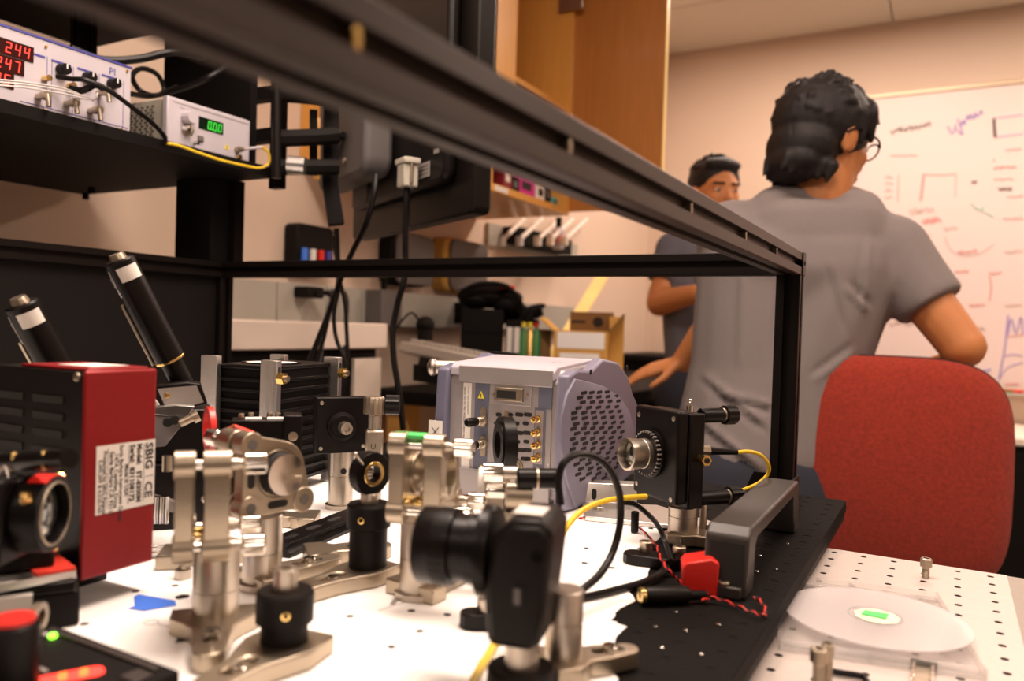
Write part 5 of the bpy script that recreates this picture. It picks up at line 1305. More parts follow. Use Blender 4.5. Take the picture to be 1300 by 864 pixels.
# ---- translation stage with two tilted motor actuators
o_ = G(232, 705, 0)
o_ = AT(232, 690, .66)
tg = thing('motor_stage', 'black and grey tilted stage block behind the red camera, carrying the actuators', 'stage', (o_.x, o_.y, .001), ang(232))
Rg = Matrix.Rotation(-tg.rotation_euler.z, 3, 'Z')
def lg(px, py, D): return Rg @ (AT(px, py, D)-Vector(tg.location))
b = MB(); z1 = lg(230,520,.66).z
b.box(-.035, .018, .0, .05, .0, z1*.55); b.box(-.03, .020, .006, .05, z1*.55, z1); b.build('stage_body', 'anod', tg, bev=.0015)
def poly(name, mt, pts, D, th=.004, D2=None):
    q = [lg(x, y, D) for x, y in pts]; b = MB(); n = Vector((0, th, 0))
    A = [b.v(p) for p in q]; B = [b.v(p+n) for p in q]; b.f(A); b.f(B[::-1])
    for i in range(len(A)): b.f([A[i], A[(i+1)%len(A)], B[(i+1)%len(A)], B[i]])
    return b.build(name, mt, tg, bev=.0004)
poly('wedge_plate', 'alu', [(190,518),(222,514),(247,516),(237,530),(197,526)], .60, .012)
poly('angled_plate', 'pgrey', [(192,528),(237,531),(210,566),(192,568)], .605, .004)
poly('white_corner', 'label', [(192,500),(203,514),(192,516)], .60, .003)
poly('side_plate', 'pgrey', [(196,630),(232,640),(232,650),(196,650)], .60, .01)
b = MB(); 
for x, y in ((213,535),(222,532)): p = lg(x,y,.60); b.cyl(p, p+Vector((0,-.006,0)), .0035)
b.build('plate_screw', 'hole', tg)['kind'] = 'stuff'
p = lg(243,532,.60); b = MB(); b.cyl(p+Vector((-.008,0,-.003)), p+Vector((.004,0,.003)), .003).cyl(p+Vector((.001,0,.001)), p+Vector((.005,0,.003)), .0045); b.build('thumb_screw', 'nickel', tg)
p = lg(212,598,.60); MB().cyl(p, p+Vector((0,0,.012)), .0035).build('plate_pin', 'nickel', tg)
for k in range(3):
    p = lg(196+k*7, 664, .585); MB().lathe([(0,0),(.0022,0),(.0022,.02),(0,.02)], p, (0,0,1), 12).build('roller', 'chrome', tg)
b = MB(); p = lg(216,695,.58)
for k in range(3): q = lg(206,694+k*7,.58); b.cyl(q+Vector((-.012,0,0)), q+Vector((.006,0,0)), .0016)
b.build('steel_rods', 'chrome', tg)['kind'] = 'stuff'
def actuator(px0, py0, px1, py1, D0, D1, lbl, full=True):
    a, c_ = AT(px0, py0, D0), AT(px1, py1, D1); d = (c_-a); L = d.length; d.normalize()
    t = thing('motor_actuator', lbl, 'actuator', a)
    side = rt*math.cos(math.radians(28))+up*math.sin(math.radians(28))       # towards the viewer's right
    x = (-fw-(d*(-fw).dot(d))).normalized(); y = d.cross(x)
    Mx = Matrix((x, y, d)).transposed().to_4x4()
    MB(Mx).lathe([(0,0),(.0052,0),(.0060,.002),(.0066,.0045),(0,.0045)], (0,0,0), (0,0,1), 28).build('silver_tip', 'nickel', t)
    MB(Mx).lathe([(0,.0046),(.0095,.0046),(.0113,.006),(.0113,L*.80),(.0098,L*.81),(0,L*.81)], (0,0,0), (0,0,1), 40).build('barrel', 'anod', t)
    for s0, s1 in ((-80, 5),):
        b = MB(Mx); n = 10; vs = []
        for zz_ in (.010, .021): vs.append([b.v((.0115*math.cos(math.radians(s0+(s1-s0)*k/n)), .0115*math.sin(math.radians(s0+(s1-s0)*k/n)), zz_)) for k in range(n+1)])
        for k in range(n): b.f([vs[0][k], vs[0][k+1], vs[1][k+1], vs[1][k]])
        o = b.build('white_sticker', 'label', t); 
    text('THORLABS', .0058, Mx @ quadX((.0093*math.cos(.75), .0093*math.sin(.75), .011), (0,0,1), Vector((0,0,1)).cross(Vector((math.cos(.75), math.sin(.75), 0)))*-1), 'inkw', t, sx=.8) if False else None
    b = MB(Mx); b.lathe([(.0114,0),(.0117,.001),(.0114,.002)], (0,0,L*.79), (0,0,1), 30); b.build('brass_ring', 'brass', t)
    if full: MB(Mx).cyl((0,0,L*.81),(0,0,L), .0084, n=30).build('shaft_housing', 'plast', t)
    MB(Mx).box(.0, .004, .0116, .0140, L*.33, L*.80).build('side_rail', 'nickel', t, bev=.0006)
    tx = Mx @ quadX((.0070, .0091, .010), (0,0,1), (.79,-.61,0)); text('THORLABS', .0052, tx, 'inkw', t, ex=.0001, sx=.85)
    tx = Mx @ quadX((.0035, .0110, .016), (0,0,1), (.95,-.31,0)); text('Z812', .0038, tx, 'inkw', t, ex=.0001)
    return t
actuator(147, 322, 232, 487, .600, .640, 'long black motor actuator with silver tip, slanting down behind the red camera')
actuator(22, 377, 100, 520, .560, .600, 'shorter looking black motor actuator at far left, its foot behind the red camera')
# clamp collar of actuator 1
o_ = AT(230, 498, .625)
t = thing('actuator_collar', 'dark clamp collar with brass screw at the foot of the long actuator', 'clamp', o_, ang(230))
MB().prism([(-.018,-.005),(-.012,-.012),(.012,-.010),(.0195,-.008),(.014,.008),(.004,.009),(-.018,.0065)], -.012, .014, 'xz').build('collar_body', 'plast', t, bev=.001)
MB().prism([(-.017,.004),(-.011,-.010),(.010,-.0085),(.0165,-.0065),(.011,.0065)], -.0126, -.0118, 'xz').build('collar_face', 'inkg', t)
screw(t, (-.010,-.0126,-.001), (0,-1,0), .0022, .001, 'brass')

# ---- lens holder at far left, on its stacked stage
o_ = G(52, 800); 
tl = thing('lens_mount', 'black ringed lens mount with gold screws, far left on a stacked black stage', 'lens mount', (o_.x, o_.y, .001), ang(52))
Rl = Matrix.Rotation(-tl.rotation_euler.z, 3, 'Z'); Dl = .425
def ll(px, py, D=Dl): return Rl @ (AT(px, py, D)-Vector(tl.location))
za, zb_, zc_ = ll(50,752).z, ll(50,738).z, ll(50,712).z
MB().box(-.030, ll(104,790).x, -.004, .045, .0, za-.006).build('stage_block', 'anodm', tl, bev=.002)
MB().box(-.030, ll(98,770).x, -.006, .045, za-.006, za).build('stage_plate', 'anod', tl, bev=.001)
MB(RZ(14)).box(-.034, .016, -.006, .04, za, zb_-.001).build('silver_plate', 'alu', tl, bev=.0008)
rp = MB(RZ(14)).box(-.004, .0155, -.006, .035, zb_-.0009, zb_+.0006).build('red_strip', 'redtape', tl)
MB().box(-.03, .006, .004, .03, zb_, ll(40,708).z).build('mount_foot', 'anod', tl, bev=.002)
pc_ = ll(55, 651); X = T(pc_.x, pc_.y, pc_.z) @ RZ(64)
MB(X).ring((0,-.006,0),(0,.008,0), .0205, .0160, 44).build('lens_ring', 'anod', tl)
MB(X).ring((0,-.0068,0),(0,-.0055,0), .0172, .0160, 44).build('retaining_ring', 'nickel', tl)
MB(X).ell((0,.001,0), (.0160,.004,.0160), 28).build('lens', 'lens', tl)
MB(X).prism(circ(0,0,.0209,8,62,118)+circ(0,0,.0198,8,118,62), -.0060, .004, 'xz').build('red_mark', 'redp', tl)
for dx, dz in ((.017,.0155),(.010,-.0205),(-.019,.012)):
    MB(X).lathe([(0,0),(.0034,0),(.0036,.003),(.0026,.005),(0,.005)], (dx,.002,dz), (.3,-1,0), 16).build('gold_screw', 'gold', tl)
MB(X).prism([(-.026,-.022),(.018,-.024),(.022,-.010),(.022,.004),(.016,.018),(-.024,.022)], .0085, .016, 'xz').build('mount_body', 'anod', tl, bev=.002)
a, c_ = ll(-10, 588, .44), ll(88, 582, .40)
MB().tube([a, (a+c_)/2, c_], .0050, 14, 1).build('cage_rod', 'anod', tl)
for px in (18, 56): 
    p = ll(px, 586-px*.03, .432-px*.0004); MB().tube([p-Vector((.001,.0,0)), p+Vector((.001,0,0))], .0054, 14, 1).build('brass_collar', 'brass', tl)
b = MB(); rr = random.Random(5)
for k in range(5):
    p = ll(-4+k*5, 606+k*20, .42); b.tube([p+Vector((-.012,0,.004)), p+Vector((-.004,-.002,-.006)), p+Vector((.003,0,.006)), p+Vector((.006,0,-.002))], .0006, 5)
o = b.build('spring_wire', 'chrome', tl); o['kind'] = 'stuff'
p = ll(45,783,.40); MB().lathe([(.004,0),(.0075,0),(.0075,.003),(.004,.003)], p, (1,-.5,0), 24).build('steel_washer', 'nickel', tl)
p = ll(0,770,.40); MB().box(p.x-.02, p.x+.014, p.y, p.y+.004, p.z-.006, p.z+.004).build('white_tab', 'label', tl)

# ---- black controller box bottom left with LEDs
Bc, Rc = G(72, 800, .014), G(212, 852, .014)
d = Rc-Bc; a_ = math.atan2(d.y, d.x); Lb = d.length
tq = thing('led_controller', 'black controller box with a green lamp and red digits, bottom left corner', 'controller', (Bc.x, Bc.y, 0), a_)
MB().box(-.010, Lb+.004, -.11, .004, .001, .014).build('case', 'blk', tq, bev=.0012)
b = MB(); b.box(-.002, Lb-.004, -.004, -.0005, .0141, .0155); b.box(Lb-.012, Lb-.001, -.016, -.006, .0141, .0150); b.build('edge_rib', 'handle', tq, bev=.0004)
p = hit(67, 806, tq, 2, .0155); b = MB(); b.ell((p.x, p.y, .0152), (.0022,.0022,.0018)); b.build('green_lamp', 'ledl', tq)
MB().box(p.x-.010, p.x-.003, p.y-.0015, p.y+.002, .0141,.0148).build('legend_bar', 'inkg', tq)
a = hit(60, 862, tq, 2, .0145); c_ = hit(132, 848, tq, 2, .0145)
dd = (c_-a); X = quadX((a.x, a.y, .0146), dd, Vector((-dd.y, dd.x, 0))); w_ = dd.length
dm = MB(X).prism(rrect(-.012, w_, -.0065, .0045, .004), -.0004, 0).build('digit_window', 'ledr', tq)
b = MB()
for k, ch in enumerate('88'): digit(b, ch, w_-.0105-k*.0085, .0070, X @ T(0,-.0042,.0001))
b.build('digits', 'ledo', dm, smooth=False)
for px, py in ((30,838),(50,848)): 
    q = hit(px, py, tq, 2, .0145); MB().box(q.x-.006,q.x+.006,q.y-.001,q.y+.001,.0141,.0148).build('legend_bar', 'inkg', tq)
q = AT(16, 800, .34)
t = thing('knob_post', 'black round knob with a red top at the left edge, bottom corner', 'knob', (q.x, q.y, .0142), 0)
zz = AT(16, 783, .34).z-.0142
MB().cyl((0,0,0),(0,0,zz-.002), .0105, ch=.001, n=32).build('knob_body', 'plast', t); MB().cyl((0,0,zz-.0019),(0,0,zz), .0088, n=32).build('knob_cap', 'redp', t)

# ================================================================== RIGHT: DISC CASE, SCREWS, TOOLS
cs = [G(988, 814, TZ+.006), G(1254, 853, TZ+.006), G(1246, 762, TZ+.006), G(1044, 727, TZ+.006)]
a_ = math.atan2((cs[1]-cs[0]).y, (cs[1]-cs[0]).x)
tcz = thing('disc_case', 'open clear plastic disc case lying on the perforated table', 'disc case', (cs[0].x, cs[0].y, TZ+.0003), a_)
Wx = (cs[1]-cs[0]).length; Wy = (cs[3]-cs[0]).length; Wx, Wy = min(Wx,.126), min(max(Wy,.13),.150)
MB().box(0, Wx, 0, Wy, 0, .0012).build('case_floor', 'clear', tcz)
for i, q in enumerate(((0,Wx,0,.0016),(0,Wx,Wy-.0016,Wy),(0,.0016,.0017,Wy-.0017),(Wx-.0016,Wx,.0017,Wy-.0017))):
    MB().box(q[0],q[1],q[2],q[3],.0013,.0068).build('case_wall', 'clear', tcz, bev=.0003)
MB().box(.002, Wx-.002, .004, .014, .0014, .0040).build('hinge_bar', 'clear', tcz, bev=.0006); MB().box(.002, Wx-.002, Wy-.013, Wy-.004, .0014, .0040).build('hinge_bar', 'clear', tcz, bev=.0006)
MB().prism([(Wx-.02,.03),(Wx-.004,.05),(Wx-.004,.075),(Wx-.012,.06)], .0014, .0030, 'xy').build('case_tab', 'clear', tcz)
ctr = G(1113, 779, TZ+.010)
td = thing('optical_disc', 'translucent round disc with a green centre patch, lying on the clear case', 'disc', (ctr.x-.001, ctr.y-.000, TZ+.0075), a_)
MB().ring((0,0,0),(0,0,.0012), .060, .0075, 96, ch=.0002).build('disc_body', 'disc', td)
MB().ring((0,0,.0013),(0,0,.0015), .018, .0165, 48, ch=.00005).build('hub_ring', 'clear', td)
MB(T(0,0,0)).prism(circ(.001,-.001,.0150,9,0,360)[:9], .00135, .00145, 'xy').build('tinted_patch', mat('lime_tint', (.80,.86,.62), .4), td)
MB().prism([(-.009,-.003),(.006,-.006),(.009,.004),(-.006,.006)], .0015, .0024, 'xy').build('green_patch', 'green', td)
def mscrew(px, py, hgt, lb, rh=.0046, d2=0):
    p = G(px, py, TZ); t = thing('machine_screw', lb, 'screw', (p.x, p.y, TZ+.0002))
    b = MB(); pr = [(0,0),(.0029,0)]; n = int((hgt-.008)/.0009)
    pr += [((.0031 if k%2 else .0027), k*.0009) for k in range(1, n)]+[(.0031,hgt-.0072)]
    b.lathe(pr+[(0,hgt-.0072)]); b.build('threaded_shank', 'nickel', t)
    b = MB(); b.lathe([(0,hgt-.0071),(rh,hgt-.0071),(rh,hgt-.0008),(rh-.0008,hgt),(.0024,hgt),(.0024,hgt-.003),(0,hgt-.003)], (0,0,0), (0,0,1), 36, 18, .02); b.build('socket_head', 'nickel', t)
    return t
mscrew(1175, 733, .0165, 'short silver socket screw standing in a table hole beyond the disc case')
mscrew(1037, 905, .0350, 'long silver socket screw standing at the bottom edge, left front of the disc case')
mscrew(1048, 892, .0330, 'silver slotted screw standing just behind the long socket screw', .0032)
a, c_, e_ = G(1052, 851, TZ+.0025), G(1096, 858, TZ+.0025), G(1108, 878, TZ+.0025)
t = thing('hex_key', 'black bent hex key lying on the table front of the disc case', 'hex key', a)
MB().tube([Vector((0,0,0)), (c_-a)*.5, (c_-a)*.9, (c_-a)*1.02+(e_-c_)*.2, (e_-a), (e_-a)+(e_-c_)*1.5], .0019, 6, 5).build('key_bar', 'anod', t)
a = G(1158, 846, TZ)
t = thing('steel_clip', 'small bright steel spring clip lying at the bottom edge of the table', 'clip', (a.x, a.y, TZ+.0003), a_-.2)
MB().box(0,.0022,-.03,0,0,.004).box(.010,.0125,-.03,0,0,.004).build('clip_arm', 'chrome', t, bev=.0004)['kind'] = 'stuff'
MB().box(.0022,.010,-.03,-.001,.0005,.0020).build('clip_plate', 'nickel', t)
MB().box(-.001,.0135,.0001,.002,0,.0045).build('clip_end', 'anod', t)

# ================================================================== CHAIR
def superrect(x0, x1, z0, z1, n=40, e=3.2):
    cx, cz, a, c_ = (x0+x1)/2, (z0+z1)/2, (x1-x0)/2, (z1-z0)/2; o = []
    for k in range(n):
        t = 2*PI*k/n; ct, st = math.cos(t), math.sin(t); o.append((cx+a*math.copysign(abs(ct)**(2/e), ct), cz+c_*math.copysign(abs(st)**(2/e), st)))
    return o
DC = 1.42
cl_, cr_ = AT(960, 590, DC), AT(1264, 590, DC)
zt_, zb_ = AT(1130, 453, DC).z, AT(1150, 752, DC).z
mid = (cl_+cr_)/2; wd = (cr_-cl_).length
ch = thing('office_chair', 'red upholstered lab chair with its back to the camera, at the table end', 'chair', (mid.x, mid.y, FLOOR), ang(1150, 0))
def chz(z): return z-FLOOR
zt_, zb_ = chz(zt_), chz(zb_)
b = MB(); ol = superrect(-wd/2, wd/2, zb_, zt_, 56, 4.0); cz_ = (zt_+zb_)/2
def curve(x, z): return .10*(x/wd*2)**2*.28+.02*((z-cz_)/(zt_-zb_)*2)**2
rings = []
for s_, y_ in ((.0,-.012),(.35,-.012),(.65,-.010),(.85,-.006),(.95,-.001),(1,.010),(1,.022),(.985,.030)):
    if s_ == 0: rings.append([b.v((0, y_, cz_))]); continue
    rings.append([b.v((x*s_, y_+curve(x*s_, cz_+(z-cz_)*s_), cz_+(z-cz_)*s_)) for x, z in ol])
for r1_, r2_ in zip(rings, rings[1:]):
    n = len(ol)
    for i in range(n):
        if len(r1_) == 1: b.f([r1_[0], r2_[i], r2_[(i+1)%n]])
        else: b.f([r1_[i], r1_[(i+1)%n], r2_[(i+1)%n], r2_[i]])
b.build('backrest', 'fabric', ch)
b = MB(); rings = []
for s_, y_ in ((.985,.0305),(.985,.052),(.9,.062),(.5,.066)):
    rings.append([b.v((x*s_, y_+curve(x*s_, cz_+(z-cz_)*s_), cz_+(z-cz_)*s_)) for x, z in ol])
for r1_, r2_ in zip(rings, rings[1:]):
    for i in range(n): b.f([r1_[i], r1_[(i+1)%n], r2_[(i+1)%n], r2_[i]])
b.f(rings[-1]); b.build('backrest_front', 'fabric', ch)
b = MB(); b.tube([(x, .031+curve(x, z), z) for x, z in [(q[0]*1.0, cz_+(q[1]-cz_)*1.0) for q in ol+ol[:1]]], .0028, 6, 1); b.build('edge_piping', 'shell', ch)
MB().prism(rrect(-.19,.20,.09,.45,.09), zb_-.24, zb_-.17, 'xy').build('seat', 'fabric', ch, bev=.015)
MB().tube([(0,.07,zb_+.1),(0,.06,zb_-.05),(0,.12,zb_-.25),(0,.28,zb_-.26)], .02).build('back_support', 'shell', ch)
MB().cyl((0,.30,.12),(0,.30,zb_-.24), .025).build('gas_lift', 'chrome', ch)
for k in range(5):
    a = 2*PI*k/5; e = Vector((.28*math.cos(a), .30+.28*math.sin(a), .06)); o = MB().tube([(0,.30,.11), e], .018, 8, 1).build('base_arm', 'shell', ch)
    MB().cyl((e.x-.015,e.y,.026),(e.x+.015,e.y,.026), .026).build('caster', 'blk', o)
o = MB().ring((0,.30,.30),(0,.30,.318), .20, .185).build('foot_ring', 'chrome', ch)

# ================================================================== PEOPLE
def remeshed(mb, name, mt, parent, vox, smooth=6):
    o = mb.build(name, None, None)
    md = o.modifiers.new('r', 'REMESH'); md.mode = 'VOXEL'; md.voxel_size = vox; md.use_smooth_shade = True
    ms = o.modifiers.new('s', 'SMOOTH'); ms.iterations = smooth; ms.factor = .6
    dg = bpy.context.evaluated_depsgraph_get(); me = bpy.data.meshes.new_from_object(o.evaluated_get(dg)); old = o.data
    bpy.data.objects.remove(o); me.name = name; me.materials.clear(); me.materials.append(M[mt])
    for p in me.polygons: p.use_smooth = True
    n = bpy.data.objects.new(name, me); C.objects.link(n); n.parent = parent; return n
def camframe(px, py, D, yaw=0, tilt=0, roll=0):
    """frame with x = the way the head faces: yaw 0 -> picture right, 90 -> away from the camera"""
    p = AT(px, py, D); a = 0.506659+math.radians(yaw)
    return T(*p) @ Matrix.Rotation(a, 4, 'Z') @ RY(tilt) @ RX(roll)
def head(b, X):
    b.X = X
    b.ell((-.012,0,.035), (.092,.074,.088), 24).ell((.030,0,-.010), (.060,.060,.080), 20).ell((.042,0,-.058), (.040,.040,.036), 16)   # cranium, face, jaw
    b.ell((.078,0,-.074), (.018,.020,.016), 12)                                     # chin
    b.cap((.083,0,.022),(.099,0,-.012), .0075, .011).ell((.096,.009,-.014), (.009,.007,.006), 8).ell((.096,-.009,-.014), (.009,.007,.006), 8)   # nose
    b.cap((.082,-.018,-.043),(.082,.018,-.043), .008, .008, 10)                     # lips
    for s in (-1, 1):
        b.cap((.080,s*.012,.034),(.070,s*.042,.034), .008, .008, 8)                 # brow
        b.ell((.060,s*.040,-.010), (.020,.016,.018), 10)                            # cheek
        b.ell((.000,s*.073,.000), (.018,.010,.030), 14).ell((-.004,s*.080,.008), (.016,.005,.020), 12)   # ear
        b.ell((.072,s*.030,.018), (.010,.012,.008), 10)                             # eye
def fingers(b, wrist, d, palm_n, s=1, curl=25, flip=1):
    """palm + five fingers; d = pointing direction, palm_n = normal out of the back of the hand"""
    d = Vector(d).normalized(); n_ = Vector(palm_n); n_ = (n_-d*n_.dot(d)).normalized(); sd = d.cross(n_)*flip; w = Vector(wrist)
    for k in (-1, -.33, .33, 1): b.cap(w+sd*(.010*k), w+d*.085*s+sd*.028*k*s, .015*s, .0115*s, 10)
    for k, L, r in ((-1.0,.062,.0082),(-.34,.078,.0090),(.34,.084,.0092),(1.0,.074,.0090)):
        p = w+d*.085*s+sd*.029*k*s; dd = (d+sd*.09*k)
        for i, f_ in enumerate((.45,.32,.23)):
            a = math.radians(curl*(i+.4)); q = p+(dd*math.cos(a)-n_*math.sin(a))*L*f_*s; b.cap(p, q, r*s*(1-.1*i), r*s*(.92-.1*i), 10); p = q
    p = w+d*.020*s+sd*.022*s; q = p+(d*.6+sd*.75-n_*.25)*.045*s; r_ = q+(d*.9+sd*.30-n_*.25)*.034*s
    b.cap(p, q, .013*s, .0105*s, 10).cap(q, r_, .0100*s, .0085*s, 10)

# ---- person 1: grey T-shirt, back to camera, leaning with his right elbow on the chair
D1 = 1.56
floor_p = AT(985, 500, D1); 
p1 = thing('person', 'person in a grey T-shirt, back to us, elbow on the red chair, head turned right', 'person', (floor_p.x, floor_p.y, FLOOR))
O1 = Vector(p1.location)
class OB(MB):                                    # builder whose points are world points made local to the person
    def __init__(s, o): super().__init__(); s.o = Vector(o)
    def v(s, p): return s.b.verts.new((s.X @ Vector(p))-s.o)
A = AT
sh_r, el_r, wr_r = A(1128, 318, 1.55), A(1222, 440, 1.46), A(1212, 452, 1.80)
sh_l, el_l, wr_l = A(930, 292, 1.60), A(905, 410, 1.74), A(868, 458, 1.80)
neck = A(1040, 255, 1.55); chest = A(1025, 340, 1.58); waist = A(975, 470, 1.60); pelvis = A(960, 590, 1.60)
b = OB(O1)
head(b, camframe(1043, 186, 1.55, yaw=22, tilt=14)); b.X = I4
b.cap(neck, A(1052, 205, 1.55), .056, .054).cap(sh_l, sh_r, .060, .060).cap(chest, waist, .085, .085).cap(waist, pelvis, .085, .10)
b.cap(sh_r, el_r, .052, .040).cap(el_r, wr_r, .041, .028).cap(sh_l, el_l, .050, .040).cap(el_l, wr_l, .038, .027)
for s, e_ in (((-.09), A(940,800,1.62)), (.09, A(985,800,1.66))):
    hp = pelvis+rt*s; kn = Vector((hp.x, hp.y+.03, FLOOR+.48)); an = Vector((hp.x, hp.y, FLOOR+.09)); b.cap(hp, kn, .085, .058).cap(kn, an, .058, .040).cap(an, an+Vector((.02,.16,-.045)), .042, .035)
fingers(b, wr_l, (A(810, 474, 1.84)-wr_l), up+fw*-.3, s=.95, curl=14, flip=-1)
fingers(b, wr_r, (A(1185, 462, 1.90)-wr_r), up, s=.95, curl=18)
remeshed(b, 'body', 'skin', p1, .0055, 5)
# shirt
b = OB(O1)
dS = (sh_r-sh_l)
b.cap(sh_l+Vector((0,0,-.01)), sh_r+Vector((0,0,-.004)), .073, .077)
b.cap(A(985, 268, 1.57), A(1090, 272, 1.56), .052, .050)
b.cap(A(965, 345, 1.60), A(1058, 345, 1.57), .125, .118).cap(A(960, 345, 1.60), A(955, 470, 1.60), .118, .125).cap(A(1060, 350, 1.57), A(1012, 470, 1.59), .118, .128)
b.cap(A(955, 470, 1.60), A(945, 570, 1.60), .125, .145).cap(A(1012, 470, 1.59), A(1000, 570, 1.60), .128, .14)
b.cap(A(1000, 300, 1.585), A(1060, 300, 1.575), .105, .105)
q = sh_r+(el_r-sh_r)*.60; b.lathe([(0,0),(.070,0),(.072,.02),(.066,(q-sh_r).length*.6),(.064,(q-sh_r).length),(0,(q-sh_r).length)], sh_r, q-sh_r, 28)
q = sh_l+(el_l-sh_l)*.55; b.lathe([(0,0),(.068,0),(.062,(q-sh_l).length),(0,(q-sh_l).length)], sh_l, q-sh_l, 28)
sh = remeshed(b, 'shirt', 'shirt', p1, .008, 8)
# folds: displaced ridges along drag lines
cre = [((868,520),(968,600),.014,.012),((890,478),(975,545),.012,.010),((905,500),(990,520),.010,.010),((880,560),(950,625),.012,.012),((1105,392),(1075,360),.012,.012),((1100,300),(1092,390),.007,.010),
       ((1052,330),(1075,420),.006,.014),((1000,300),(985,470),.006,.02),((940,300),(935,470),.006,.018),((1085,440),(1030,480),.010,.012),((1000,240),(1035,246),.006,.006)]
W2C = cam.matrix_world.inverted()
for v_ in sh.data.vertices:
    wpt = v_.co+O1; c_ = wpt-CAM; dpt = c_.dot(fw); px = 650+F*c_.dot(rt)/dpt; py = 432-F*c_.dot(up)/dpt
    if dpt > 1.62: continue
    s_ = 0
    for (a, e_, am_, wd_) in cre:
        dx, dy = e_[0]-a[0], e_[1]-a[1]; L = math.hypot(dx, dy); u_ = ((px-a[0])*dx+(py-a[1])*dy)/L; t_ = ((px-a[0])*dy-(py-a[1])*dx)/L
        k = max(0, min(1, u_/L*4+.2, (L-u_)/L*4+.2)); ww = max(wd_,.015)*F/1.55
        s_ += am_*.55*k*math.sin(max(-PI, min(PI, t_/ww*PI/1.0)))*math.exp(-(t_/ww/1.2)**2)
    v_.co += v_.normal*s_
b = MB(); nb = (neck+A(1030,228,1.55))/2
b = OB(O1); b.cap(pelvis+rt*-.07-Vector((0,0,.05)), pelvis+rt*.07-Vector((0,0,.05)), .155, .155)
for s in (-.09, .09):
    hp = pelvis+rt*s-Vector((0,0,.06)); kn = Vector((hp.x, hp.y+.03, FLOOR+.48)); an = Vector((hp.x, hp.y, FLOOR+.07)); b.lathe([(0,0),(.10,0),(.078,(kn-hp).length),(0,(kn-hp).length)], hp, kn-hp, 20).lathe([(0,-.02),(.078,-.02),(.060,(an-kn).length),(0,(an-kn).length)], kn, an-kn, 20)
remeshed(b, 'trousers', 'jeans', p1, .012, 6)
for s in (-.09, .09):
    hp = pelvis+rt*s; an = Vector((hp.x, hp.y, FLOOR+.05)); b = OB(O1); b.cap(an, an+Vector((.02,.17,-.012)), .046, .038); b.build('shoe', 'shoe', p1)
# hair
Xh = camframe(1043, 186, 1.55, yaw=22, tilt=14)
b = OB(O1); b.X = Xh
b.ell((-.014,0,.040), (.100,.086,.092), 24).ell((.048,0,.086), (.046,.064,.034), 16).ell((-.046,0,-.020), (.062,.076,.058), 20).ell((-.058,0,-.056), (.046,.066,.040), 18)
rr = random.Random(11)
for k in range(90):
    a = rr.uniform(-2.9, 2.9); e = rr.uniform(-.25, 1.45); c0 = Vector((-.016+.094*math.cos(e)*math.cos(a), .082*math.cos(e)*math.sin(a), .046+.090*math.sin(e)))
    if abs(a) < 1.1 and e < .45: continue
    tdir = Vector((.022*rr.uniform(-.4,1), .012*rr.uniform(-1,1), .010*rr.uniform(-1.4,1))); b.cap(c0, c0+tdir*.8, .0085, .003, 7)
for s in (-1, 1):
    b.cap((.030,s*.078,.060),(.045,s*.078,.012), .016, .006, 8).cap((.012,s*.080,.050),(.022,s*.080,-.002), .014, .005, 8)
    for k in range(6): b.cap((-.02-.014*k,s*(.066-.008*k),-.06),(-.024-.015*k,s*(.064-.008*k),-.093+.003*(k%2)), .014, .004, 7)
for k in range(4): b.cap((.060,-.04+.026*k,.085),(.086,-.042+.028*k,.070+.01*(k%2)), .017, .005, 8)
hr = remeshed(b, 'hair', 'hair', p1, .0045, 2)
# glasses
b = OB(O1); b.X = Xh
for s in (-1, 1):
    b.tube([(.095+.003*math.cos(a), s*.031+.022*math.cos(a), .016+.016*math.sin(a)) for a in [k*PI/8 for k in range(17)]], .0018, 6, 1)
    b.tube([(.094,s*.053,.022),(.06,s*.076,.022),(.0,s*.086,.018),(-.02,s*.084,.004)], .0022, 6)
b.tube([(.098,-.009,.022),(.101,0,.025),(.098,.009,.022)], .0018, 6); b.build('glasses', 'plast', p1)
for s in (-1, 1):
    b = OB(O1); b.X = Xh; b.ell((.0755,s*.030,.016), (.0095,.0105,.0095), 12); b.build('eye', 'inkw', p1)
    b = OB(O1); b.X = Xh; b.ell((.0825,s*.030,.016), (.0036,.0048,.0048), 10); b.build('iris', 'ink', p1)

# ---- person 2: behind, facing the camera
D2 = 2.6
fp_ = AT(905, 420, D2)
p2 = thing('person', 'black-haired person facing us from behind the other, mostly hidden', 'person', (fp_.x, fp_.y, FLOOR))
O2 = Vector(p2.location)
Xf = camframe(908, 250, D2, yaw=-78, tilt=4)
b = OB(O2); head(b, Xf); b.X = I4
nk = A(910, 285, D2); sl_, el2, wr2 = A(858, 318, D2), A(838, 384, D2-.03), A(885, 372, D2-.22)
sr_, er2, wr2b = A(968, 318, D2), A(985, 400, D2), A(960, 430, D2-.1)
pv = A(910, 500, D2)
b.cap(nk, A(908, 262, D2), .056, .05).cap(sl_, sr_, .058, .058).cap(A(890,340,D2), A(900,470,D2), .11, .12).cap(A(935,340,D2), A(925,470,D2), .11, .12)
b.cap(sl_, el2, .052, .046).cap(el2, wr2, .045, .028).cap(sr_, er2, .050, .038).cap(er2, wr2b, .038, .026)
fingers(b, wr2, (A(915, 366, D2-.26)-wr2), up, s=.95, curl=25); fingers(b, wr2b, (A(940, 440, D2-.15)-wr2b), up, s=.95, curl=25)
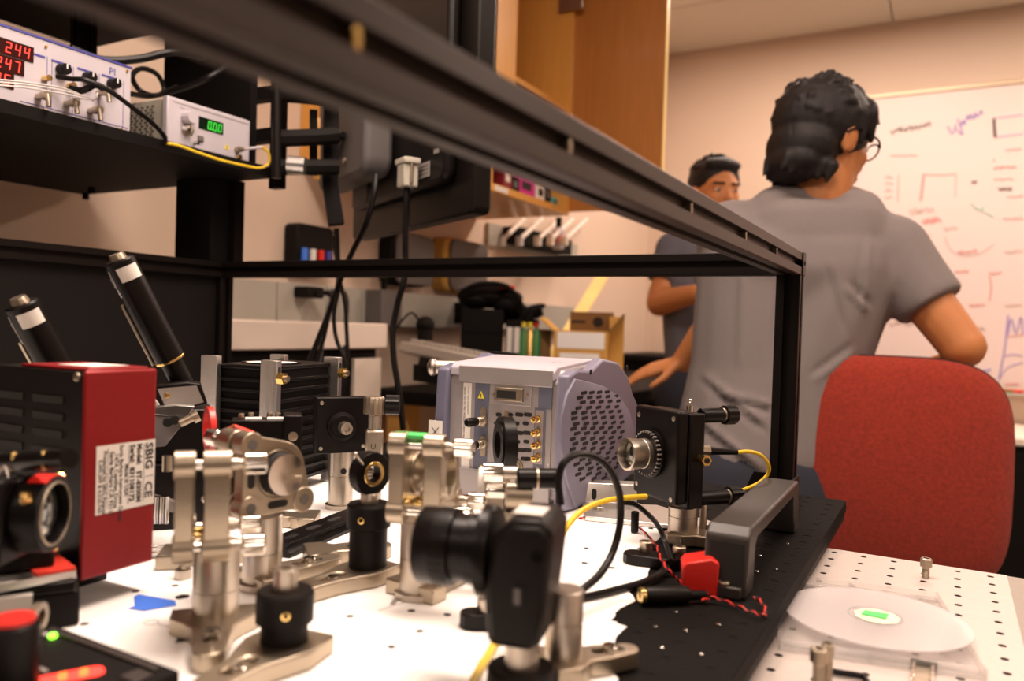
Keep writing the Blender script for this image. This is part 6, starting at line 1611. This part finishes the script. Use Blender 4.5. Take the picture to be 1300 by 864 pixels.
for s in (-.09, .09):
    hp = pv+rt*s; kn = Vector((hp.x, hp.y-.03, FLOOR+.48)); an = Vector((hp.x, hp.y, FLOOR+.09)); b.cap(hp, kn, .085, .058).cap(kn, an, .058, .040).cap(an, an+Vector((.02,-.16,-.045)), .042, .035)
remeshed(b, 'body', 'skin', p2, .007, 5)
b = OB(O2); b.cap(sl_, sr_, .070, .070).cap(A(885,345,D2), A(898,480,D2), .125, .135).cap(A(938,345,D2), A(925,480,D2), .125, .135)
for s_, e_ in ((sl_, el2), (sr_, er2)):
    q = s_+(e_-s_)*.62; L = (q-s_).length; b.lathe([(0,0),(.064,0),(.070,L),(0,L)], s_, q-s_, 24)
remeshed(b, 'shirt', 'shirt2', p2, .011, 6)
b = OB(O2); b.cap(pv+rt*-.07, pv+rt*.07, .14, .14)
for s in (-.09, .09):
    hp = pv+rt*s; kn = Vector((hp.x, hp.y-.03, FLOOR+.48)); an = Vector((hp.x, hp.y, FLOOR+.08)); b.cap(hp, kn, .10, .078).cap(kn, an, .078, .06)
remeshed(b, 'trousers', 'jeans', p2, .014, 6)
for s in (-.09, .09):
    hp = pv+rt*s; an = Vector((hp.x, hp.y, FLOOR+.05)); b = OB(O2); b.cap(an, an+Vector((.02,-.17,-.012)), .046, .038); b.build('shoe', 'shoe', p2)
b = OB(O2); b.X = Xf
b.ell((-.022,0,.050), (.096,.083,.084), 22).ell((-.045,0,.0), (.06,.078,.06), 16).ell((.036,0,.098), (.040,.066,.026), 14)
for k in range(30):
    a = rr.uniform(-3, 3); e = rr.uniform(.3, 1.4); c0 = Vector((-.02+.09*math.cos(e)*math.cos(a), .08*math.cos(e)*math.sin(a), .058+.08*math.sin(e))); b.cap(c0, c0+Vector((.012,.0,.008)), .009, .003, 6)
remeshed(b, 'hair', 'hair', p2, .0065, 2)
for s in (-1, 1):
    b = OB(O2); b.X = Xf; b.ell((.0755,s*.030,.016), (.0095,.0105,.0045), 12); b.build('eye', 'inkw', p2)
    b = OB(O2); b.X = Xf; b.ell((.0835,s*.030,.016), (.0036,.0048,.0040), 10); b.build('iris', 'ink', p2)
    b = OB(O2); b.X = Xf; b.cap((.089,s*.014,.036),(.078,s*.045,.036), .0035, .003, 8); b.build('eyebrow', 'hair', p2)
